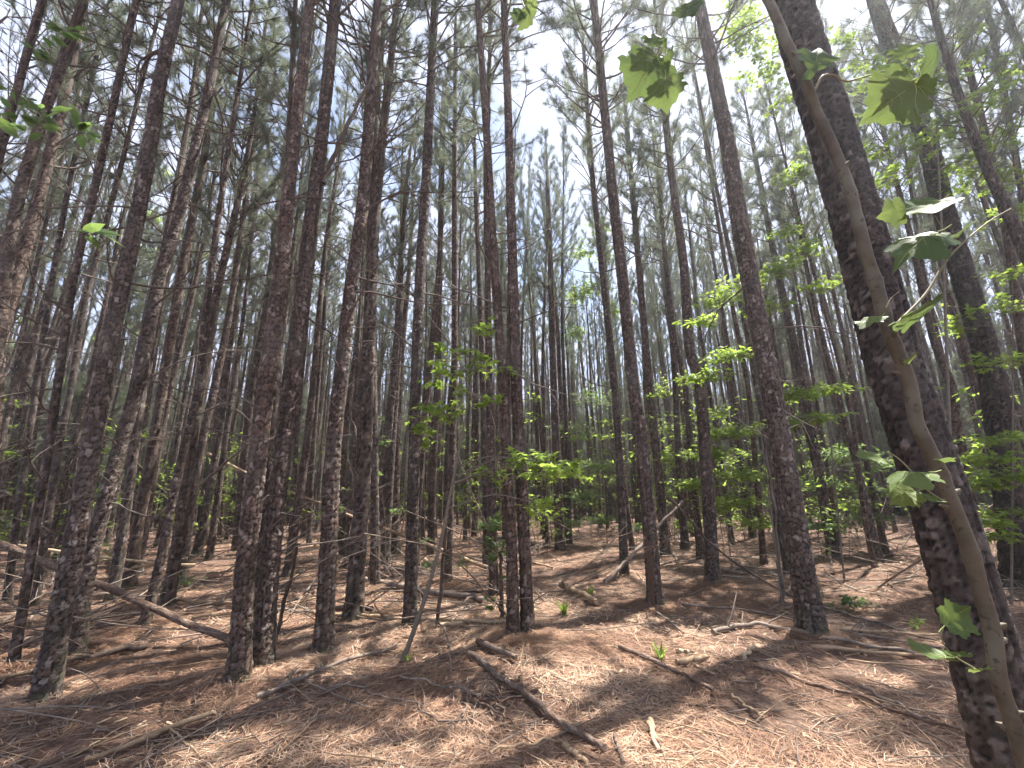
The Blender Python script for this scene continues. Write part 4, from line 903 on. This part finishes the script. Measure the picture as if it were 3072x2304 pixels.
fallen('leaning_pole', 'long grey pole leaning steeply behind the left pines', s(A_, 480, 730, A_, 610, 630, A_, 800, 480, A_, 1100, 235), 19, WOOD_GREY, ys=[G(A_, 480, 730)[1] + .2, yb + .5, yb + .6, yb + .8], wig=.02)
fallen('leaning_pole', 'thin pale pole beside the long grey leaning pole', s(A_, 490, 745, A_, 640, 610, A_, 808, 430), 10, WOOD_TAN, ys=[yb + .3] * 3)
yc = G(A_, 1340, 720)[1]
fallen('leaning_pole', 'bleached pole sloping down between the crossing pair and lone pine', s(A_, 895, 298, A_, 1080, 390, A_, 1250, 465, A_, 1392, 515), 12, WOOD_PALE, ys=[yc] * 4, wig=.006)
fallen('leaning_stick', 'thin dark stick slanting down left of the crossing pair', s(A_, 870, 450, A_, 930, 570, A_, 1000, 665), 12, WOOD_DARK, ys=[yc] * 3, stubs=2)
fallen('leaning_stick', 'short stick slanting to the straw behind the pole end', s(A_, 840, 598, A_, 900, 645, A_, 962, 690), 12, WOOD_GREY, ys=[G(A_, 962, 690)[1]] * 3)
fallen('leaning_stick', 'dark stick crossing between the left pines high above the straw', s(A_, 560, 300, A_, 660, 420, A_, 740, 500), 12, WOOD_DARK, ys=[yc] * 3)
fallen('leaning_pole', 'long pale log sloping behind the straight pine towards the centre pair', s(B_, 650, 805, B_, 480, 735, B_, 280, 660, B_, 150, 610, B_, 15, 560), 18, WOOD_TAN, ys=[G(B_, 650, 805)[1] + .1 * k for k in range(5)], wig=.015, stubs=2)
fallen('fallen_log', 'dark bark log lying behind the pale sapling stem', s(B_, 80, 862, B_, 230, 890, B_, 420, 925, B_, 620, 955), 30, WOOD_GREY, wig=.015, stubs=3)
fallen('fallen_log', 'sunlit thin log in front of the dark bark log', s(B_, -120, 1005, B_, 100, 1018, B_, 320, 1035, B_, 560, 1045), 18, WOOD_TAN, stubs=4)
fallen('fallen_log', 'dark decayed log at the foot of the lone pine', s(B_, -100, 985, B_, 0, 988, B_, 130, 995), 32, WOOD_DARK, stubs=2)
fallen('fallen_log', 'straight brown log ending at the dark slim pine', s(B_, 330, 900, B_, 480, 910, B_, 640, 908), 14, WOOD_DARK)
fallen('fallen_branch', 'pale branch behind the centre pair feet', s(B_, 430, 1060, B_, 560, 1040, B_, 700, 1048), 16, WOOD_PALE, stubs=3)
fallen('fallen_stick', 'short pale stick standing out behind the straight pine', s(B_, 360, 770, B_, 400, 800), 16, WOOD_PALE)
fallen('fallen_log', 'short thick tan log on the open straw right of the centre pair', s(B_, 955, 885, B_, 1030, 925, B_, 1112, 966), 30, WOOD_TAN, stubs=2)
fallen('fallen_stick', 'short pale piece of wood on the open straw behind the tuft', s(B_, 1075, 1002, B_, 1145, 990), 16, WOOD_TAN)
ye = G(B_, 1135, 862)[1]
fallen('leaning_pole', 'long stick leaning up to the right against the stripped footed pine', s(B_, 1135, 862, B_, 1220, 780, B_, 1310, 680, B_, 1475, 505), 18, WOOD_GREY, ys=[ye, ye + .2, ye + .45, ye + .9], wig=.012)
fallen('fallen_log', 'long bark covered log running across the straw at the lower centre', s(B_, 545, 1182, B_, 690, 1290, B_, 830, 1395, B_, 980, 1510, B_, 1140, 1615), 29, BARK_LOG, bark=True, wig=.012, taper=.8)
fallen('fallen_log', 'short log behind the top end of the lower centre log', s(B_, 590, 1132, B_, 670, 1170, B_, 755, 1207), 28, BARK_LOG, bark=True, wig=.006)
fallen('fallen_stick', 'straight brown pole lying right of centre, beside the fern tuft', s(B_, 1205, 1152, B_, 1340, 1210, B_, 1475, 1275, C_, 140, 1345), 22, BARK_LOG, bark=True, wig=.01)
fallen('fallen_stick', 'ragged pale stick below the straight brown pole', s(C_, 210, 1360, C_, 280, 1415, C_, 350, 1456), 18, WOOD_TAN, stubs=1)
fallen('fallen_branch', 'forked branch at the bottom edge beside the lower centre log', s(B_, 640, 1605, B_, 760, 1590, B_, 870, 1558, B_, 990, 1590, B_, 1110, 1645), 14, WOOD_TAN, stubs=5)
fallen('fallen_stick', 'thick short stick at the bottom edge right of the forked branch', s(B_, 968, 1592, B_, 1065, 1668), 26, WOOD_TAN)
fallen('fallen_stick', 'bark stick at the bottom edge pointing to the viewer', s(B_, 1182, 1540, B_, 1200, 1600, B_, 1222, 1668), 20, BARK_LOG, bark=True, wig=.004)
fallen('fallen_stick', 'splintered pale slab of wood standing out in the bottom straw', s(B_, 1338, 1482, B_, 1350, 1540, B_, 1362, 1595), 28, WOOD_PALE)
fallen('fallen_branch', 'thin wiry branch across the straw below the sapling foot', s(B_, 255, 1272, B_, 400, 1310, B_, 610, 1355), 10, WOOD_GREY, stubs=4)
fallen('fallen_branch', 'long wiry branch across the lower left of centre straw', s(B_, -60, 1310, B_, 120, 1340, B_, 300, 1400, B_, 430, 1465, B_, 560, 1472), 9, WOOD_GREY, wig=.03, stubs=6)
fallen('fallen_branch', 'curved dark twig above the forked bottom branch', s(B_, 585, 1388, B_, 690, 1440, B_, 760, 1510, B_, 820, 1575), 8, WOOD_DARK, wig=.01)
fallen('fallen_log', 'thick pale piece at the right end of the brown pole', s(C_, -30, 1228, C_, 50, 1212, C_, 115, 1200), 26, WOOD_TAN)
fallen('fallen_stick', 'broken orange piece under the thick pale piece', s(C_, 50, 1232, C_, 135, 1272), 16, WOOD_TAN)
fallen('fallen_stick', 'pointed pale stake beside the thick pale piece', s(C_, -20, 1168, C_, 55, 1174), 16, WOOD_PALE)
fallen('fallen_stick', 'long straight stick running towards the huge pine foot', s(C_, 300, 1232, C_, 600, 1322, C_, 900, 1420, C_, 1205, 1527), 22, BARK_LOG, bark=True, wig=.012)
fallen('fallen_stick', 'dark stick alongside the long straight stick', s(C_, 770, 1325, C_, 920, 1400, C_, 1080, 1480), 20, WOOD_GREY, stubs=1)
fallen('fallen_stick', 'thick tan stick just below the tall sunlit pine foot', s(C_, 560, 1152, C_, 700, 1162, C_, 880, 1182, C_, 1140, 1192), 22, WOOD_TAN, stubs=1)
fallen('fallen_branch', 'knobby grey branch lying across in front of the tall sunlit pine', s(C_, 130, 1086, C_, 320, 1055, C_, 480, 1085, C_, 700, 1130, C_, 1010, 1185), 24, WOOD_GREY, wig=.02, stubs=5)
fallen('fallen_branch', 'thin long branch behind the knobby grey branch', s(C_, 0, 962, C_, 300, 992, C_, 600, 1060, C_, 850, 1110, C_, 1110, 1152), 12, WOOD_GREY, stubs=5)
fallen('fallen_stick', 'stick from the tall sunlit pine foot to the huge pine, upper one', s(C_, 640, 1070, C_, 860, 1085, C_, 1125, 1103), 18, WOOD_TAN, stubs=2)
fallen('fallen_branch', 'slim branch slanting behind the tall sunlit pine foot', s(C_, 610, 975, C_, 740, 1015, C_, 870, 1052, C_, 1100, 1125), 13, WOOD_GREY, stubs=3)
yf = G(C_, 480, 925)[1]
fallen('leaning_pole', 'thin dark pole sloping down to the tall sunlit pine from the left', s(C_, -60, 490, C_, 60, 620, C_, 200, 755, C_, 480, 925), 13, WOOD_DARK, ys=[yf + .5, yf + .3, yf + .2, yf], wig=.015)
fallen('fallen_stick', 'thin pale stick near the huge pine above the long stick', s(C_, 720, 1206, C_, 900, 1222, C_, 1130, 1232), 10, WOOD_TAN)
fallen('fallen_branch', 'thin twig on shaded straw at the bottom right', s(C_, 165, 1470, C_, 330, 1490, C_, 460, 1532), 9, WOOD_TAN, stubs=3)
fallen('fallen_stick', 'small pale chunk in the straw left of the long straight stick', s(C_, 262, 1202, C_, 312, 1150), 20, WOOD_PALE)
fallen('fallen_stick', 'thin stick behind the stripped pine, on open straw', s(B_, 1365, 1000, B_, 1420, 1040, B_, 1480, 1090), 12, WOOD_GREY)
fallen('fallen_branch', 'grey branch across the straw behind the centre pair, right side', s(B_, 815, 690, B_, 880, 710, B_, 960, 720), 14, WOOD_GREY, stubs=3)
fallen('fallen_branch', 'branch tip pointing at the open straw right of the centre pair', s(B_, 820, 780, B_, 870, 790, B_, 915, 803), 10, WOOD_TAN)
fallen('fallen_branch', 'dark limb lying on the straw left of the huge pine', s(C_, 845, 770, C_, 890, 755, C_, 920, 745), 20, WOOD_DARK, stubs=3)
fallen('leaning_pole', 'thin leaning dead pole by the thin pine, outer left one', s(B_, 215, 838, B_, 160, 700, B_, 60, 460, B_, 20, 330), 13, WOOD_GREY, ys=[G(B_, 215, 838)[1]] * 4, wig=.03, stubs=3)
fallen('leaning_pole', 'thin leaning dead pole by the thin pine, crossing its stem', s(B_, 200, 840, B_, 130, 600, B_, 90, 350, B_, 40, 120), 12, WOOD_GREY, ys=[G(B_, 200, 840)[1] + .2] * 4, wig=.03, stubs=3)
fallen('dead_stem', 'thin dark dead stem standing beside the pale sapling stem', s(B_, 415, 1058, B_, 428, 900, B_, 445, 720, B_, 455, 560), 18, WOOD_DARK, ys=[G(B_, 415, 1058)[1]] * 4, wig=.01, cat='dead stem')
fallen('dead_stem', 'thin broken dead stem right beside the close centre pair', s(B_, 693, 1015, B_, 690, 900, B_, 688, 720), 18, WOOD_DARK, ys=[G(B_, 693, 1015)[1]] * 3, wig=.01, cat='dead stem')
fallen('dead_stem', 'thin brown stem standing just left of the tall sunlit pine', s(C_, 436, 955, C_, 418, 800, C_, 390, 500, C_, 345, 200), 20, TWIG, ys=[G(C_, 436, 955)[1]] * 4, wig=.006, stubs=4, cat='dead stem')

# ------------------------------------------------------------------ litter: pine straw, twigs, wood chips
def view_points(n, rmin, rmax, rg, power=1.0, spread=.98):
    th = rg.uniform(-spread, spread, n); t = rg.random(n)
    r_ = rmin * (rmax / rmin) ** (t ** power)
    return np.sin(th) * r_, np.cos(th) * r_, r_
rg = np.random.default_rng(99)
n = 172000
x, y, r_ = view_points(n, 1.9, 20, rg)
k = y > 1.0; x, y, r_ = x[k], y[k], r_[k]
bare = vnoise(x / .9, y / .9, 51) * .6 + vnoise(x / .33, y / .33, 52) * .4
k = rg.random(len(x)) > np.clip((bare - .60) / .12, 0, .9); x, y = x[k], y[k]
mx_, my_, ml_ = [], [], []
for (tx, ty) in USED[:N_HAND]:
    dd_ = math.hypot(tx, ty)
    if dd_ > 9: continue
    q = int(2600 / max(1, dd_ / 3)); aa = rg.uniform(0, 6.28, q); rr_ = .13 + np.abs(rg.normal(0, .13, q)) + .05
    mx_.append(tx + np.cos(aa) * rr_); my_.append(ty + np.sin(aa) * rr_); ml_.append(.075 * np.clip(1 - (rr_ - .13) / .3, 0, 1))
mound = np.concatenate([np.zeros(len(x))] + ml_); x = np.concatenate([x] + mx_); y = np.concatenate([y] + my_); r_ = np.hypot(x, y); n = len(x)
clump = vnoise(x / .5, y / .5, 8) * 6.28 + vnoise(x / 2.1, y / 2.1, 12) * 4
a = clump + rg.normal(0, .8, n); L = rg.uniform(.09, .2, n) * (1 + .02 * r_); wd = np.maximum(.0027, .00068 * r_) * rg.uniform(.7, 1.3, n)
dx, dy = np.cos(a), np.sin(a); bend = rg.normal(0, .22, n)
lift = np.abs(rg.normal(0, .011, n)) + .004 + mound * rg.random(n)
def sp(t):
    px = x + dx * L * t - dy * bend * L * t * t; py = y + dy * L * t + dx * bend * L * t * t
    return px, py
p0 = sp(-.5); p1 = sp(0.0); p2 = sp(.5)
tilt = rg.normal(0, .10, n) * L
z0 = height(*p0) + lift - tilt * .5; z1 = height(*p1) + lift + .006; z2 = height(*p2) + lift + tilt * .5
z0 = np.maximum(z0, height(*p0) + .001); z2 = np.maximum(z2, height(*p2) + .001)
ox, oy = -dy * wd * .5, dx * wd * .5
V = np.stack([np.stack([p0[0] - ox, p0[1] - oy, z0], -1), np.stack([p0[0] + ox, p0[1] + oy, z0], -1), np.stack([p1[0] + ox, p1[1] + oy, z1], -1), np.stack([p1[0] - ox, p1[1] - oy, z1], -1), np.stack([p2[0], p2[1], z2], -1)], 1)
i5 = np.arange(n)[:, None] * 5
g = Geo(); rn = np.clip(rg.beta(1.6, 1.3, n) * .86 + .55 * (vnoise(x / .8, y / .8, 21) - .45), 0, 1)
g.add(V.reshape(-1, 3), i5 + np.array([[0, 1, 2, 3]]), rnd=np.repeat(rn, 5)); g.f.append(i5 + np.array([[3, 2, 4]]))
tag(link('pine_straw', g.mesh('pine_straw', STRAW, False)), 'fallen rust and tan pine needles carpeting the ground', 'pine straw', kind='stuff')

g = Geo(); gp = Geo()
x, y, r_ = view_points(4600, 2.2, 24, rg)
for i in range(len(x)):
    dens = 1.0 if x[i] < .3 else .6
    if rg.random() > dens or y[i] < 1.6: continue
    a = rg.uniform(0, 6.28); L = rg.uniform(.12, .55) * (1 + .04 * r_[i]); 
    P = twig_path((x[i], y[i], 0), (np.cos(a), np.sin(a), 0), L, rg, 5, 0, .16)
    P[:, 2] = height(P[:, 0], P[:, 1]) + .012 + np.abs(rg.normal(0, .02)) * np.linspace(0, 1, 6) * rg.choice([0, 1, 3])
    tube(g if rg.random() < .6 else gp, P, np.linspace(1, .5, 6) * rg.uniform(.0022, .0065), 4)
tag(link('twig_litter', g.mesh('twig_litter', WOOD_GREY)), 'small grey twigs scattered over the pine straw', 'twigs', kind='stuff')
tag(link('bare_twig_litter', gp.mesh('bare_twig_litter', WOOD_TAN)), 'small pale barkless twigs scattered over the pine straw', 'twigs', kind='stuff')
g = Geo()
x, y, r_ = view_points(900, 4.3, 32, rg)
for i in range(len(x)):
    if (x[i] > .4 and r_[i] < 9.0) or r_[i] < 5.6: continue
    a = rg.uniform(0, 6.28); L = rg.uniform(.6, 3.2); lean = rg.uniform(0, .12) if rg.random() < .72 else rg.uniform(.2, .9)
    P = twig_path((x[i], y[i], float(height(x[i], y[i])) + .03), (np.cos(a), np.sin(a), lean), L, rg, 8, -.1, .08); r0 = rg.uniform(.004, .007 + .0011 * r_[i]); L = L * (.55 if r_[i] < 6.5 else 1)
    P[:, 2] = np.maximum(P[:, 2], height(P[:, 0], P[:, 1]) + .015)
    tube(g, P, np.linspace(r0, r0 * .4, 9), 5)
    for q in range(rg.integers(1, 6)):
        k = rg.integers(2, 8); Q = twig_path(P[k], unit(P[k] - P[k - 1]) + rg.normal(0, .7, 3) + np.array([0, 0, .25]), L * rg.uniform(.12, .4), rg, 4, -.1, .15)
        Q[:, 2] = np.maximum(Q[:, 2], height(Q[:, 0], Q[:, 1]) + .01); tube(g, Q, np.linspace(r0 * .45, .002, 5), 3)
tag(link('brushwood', g.mesh('brushwood', WOOD_GREY)), 'tangle of dead brushwood on the ground among the trunks', 'brushwood', kind='stuff')
g = Geo(); gl = Geo(); pos = []; dirs = []
x, y, r_ = view_points(330, 11.0, 60, rg, .8)
for i in range(len(x)):
    if vnoise(x[i] / 7, y[i] / 7, 33) < .36 or (x[i] < -.05 * y[i] and rg.random() < .22): continue
    H_ = rg.uniform(.8, 4.6); b = np.array([x[i], y[i], float(height(x[i], y[i]))])
    P = twig_path(b, (rg.normal(0, .1), rg.normal(0, .1), 1), H_, rg, 7, 0, .06); tube(g, P, np.linspace(.014, .004, 8), 4)
    for q in range(int(5 + H_ * 3)):
        k = rg.integers(2, 8); a = rg.uniform(0, 6.28); Q = twig_path(P[k], (np.cos(a), np.sin(a), rg.uniform(-.1, .4)), rg.uniform(.3, .9), rg, 4, -.1, .12)
        tube(g, Q, np.linspace(.005, .002, 5), 3); m_ = 11; f = rg.uniform(.4, 4, m_); j = np.minimum(3, f.astype(int))
        pos.append(Q[j] + (Q[j + 1] - Q[j]) * (f - j)[:, None] + rg.normal(0, .05, (m_, 3))); dirs.append(unit(Q[j + 1] - Q[j]) + rg.normal(0, .7, (m_, 3)))
pos = np.concatenate(pos); V, Fc, rn = leaves_geo(pos, np.concatenate(dirs), .16, OVAL4, rg, .4); gl.add(V, Fc, rnd=rn)
ug = tag(link('undergrowth', gl.mesh('undergrowth', LEAF, False)), 'green leafy undergrowth scattered deep among the trunks', 'undergrowth', kind='stuff')
link('stems', g.mesh('stems', SAP_BARK), ug)['kind'] = 'stuff'
g = Geo()
x, y, r_ = view_points(900, 2.3, 12, rg)
CH = np.array([(-1, -.5, 0), (1, -.35, 0), (1.2, .3, 0), (-.9, .5, 0), (-.9, -.4, .25), (.9, -.3, .3), (1.0, .25, .2), (-.8, .4, .22)], float)
CF = np.array([(0, 1, 5, 4), (1, 2, 6, 5), (2, 3, 7, 6), (3, 0, 4, 7), (4, 5, 6, 7)])
for i in range(len(x)):
    a = rg.uniform(0, 6.28); s1 = rg.uniform(.012, .05); s2 = s1 * rg.uniform(.25, .6)
    v = CH * np.array([s1, s2, .02]) + rg.normal(0, .1, CH.shape) * np.array([s1, s2, .006])
    v = np.stack([v[:, 0] * np.cos(a) - v[:, 1] * np.sin(a), v[:, 0] * np.sin(a) + v[:, 1] * np.cos(a), v[:, 2]], -1) + np.array([x[i], y[i], float(height(x[i], y[i])) + .006])
    g.add(v, CF)
tag(link('wood_chips', g.mesh('wood_chips', WOOD_PALE, False)), 'pale flakes of bark and wood lying in the straw', 'wood chips', kind='stuff')

# ------------------------------------------------------------------ small green plants on the straw
def tuft(label, c, u, v, n, L, seed, spread=.5, name='seedling'):
    rg = np.random.default_rng(seed); b = G(c, u, v); g = Geo()
    for k in range(n):
        a = rg.uniform(0, 6.28); d = np.array([np.cos(a) * spread, np.sin(a) * spread, 1.0]); l = L * rg.uniform(.5, 1.1)
        P = twig_path((rg.normal(0, .015), rg.normal(0, .015), 0), d, l, rg, 5, -.9 * spread, .1)
        sd = unit(np.cross(P[-1] - P[0], [0, 0, 1.0])) * L * .055
        wv = np.array([.4, .9, 1, .8, .45, .05])[:, None]
        V = np.stack([P - sd * wv, P + sd * wv], 1).reshape(-1, 3)
        g.add(V, np.array([(2 * i, 2 * i + 1, 2 * i + 3, 2 * i + 2) for i in range(5)]), rnd=rg.random())
    tag(link(name, g.mesh(name, LEAF), None, b), label, 'plant', 'small plants on the straw')
tuft('small green tuft on the open straw right of the centre pair', 'B', 962, 1000, 26, .22, 1)
tuft('small green tuft beside the straight brown pole', 'B', 1378, 1190, 20, .2, 2)
tuft('faint green sprig behind the short thick tan log', 'B', 1075, 910, 14, .16, 3)
tuft('tiny green sprig at the pale sapling foot', 'B', 285, 1195, 10, .12, 4)
shrub('low feathery seedling on the straw left of the huge pine', 'C', 720, 985, [('C', 690, 950, 0, .3, .05, 36), ('C', 770, 940, 0, .28, .05, 30)], .005, .07, OVAL, LEAF_DARK, 41)
shrub('small seedling with narrow leaves near the huge pine foot', 'C', 1010, 1065, [('C', 1000, 1020, 0, .16, .06, 18), ('C', 1030, 1040, 0, .12, .05, 12)], .004, .06, OVAL, LEAF, 42)

hb_ = Geo(); x0, x1, y0_, y1_, z0_, z1_ = -440, 440, -75, 540, -2.5, 21
hb_.add([(x, y, z) for z in (z0_, z1_) for y in (y0_, y1_) for x in (x0, x1)], [(0, 2, 3, 1), (4, 5, 7, 6), (0, 1, 5, 4), (1, 3, 7, 5), (3, 2, 6, 7), (2, 0, 4, 6)])
hm = bpy.data.materials.new('haze'); hm.use_nodes = True; ht = hm.node_tree; ht.nodes.remove(ht.nodes['Principled BSDF'])
pv = ht.nodes.new('ShaderNodeVolumePrincipled'); pv.inputs['Color'].default_value = (.9, .93, 1, 1); pv.inputs['Density'].default_value = .0019; pv.inputs['Anisotropy'].default_value = .65
ht.links.new(pv.outputs[0], ht.nodes['Material Output'].inputs['Volume'])
tag(link('haze', hb_.mesh('haze', hm, False)), 'faint pale haze in the air of the stand', 'haze', kind='stuff')
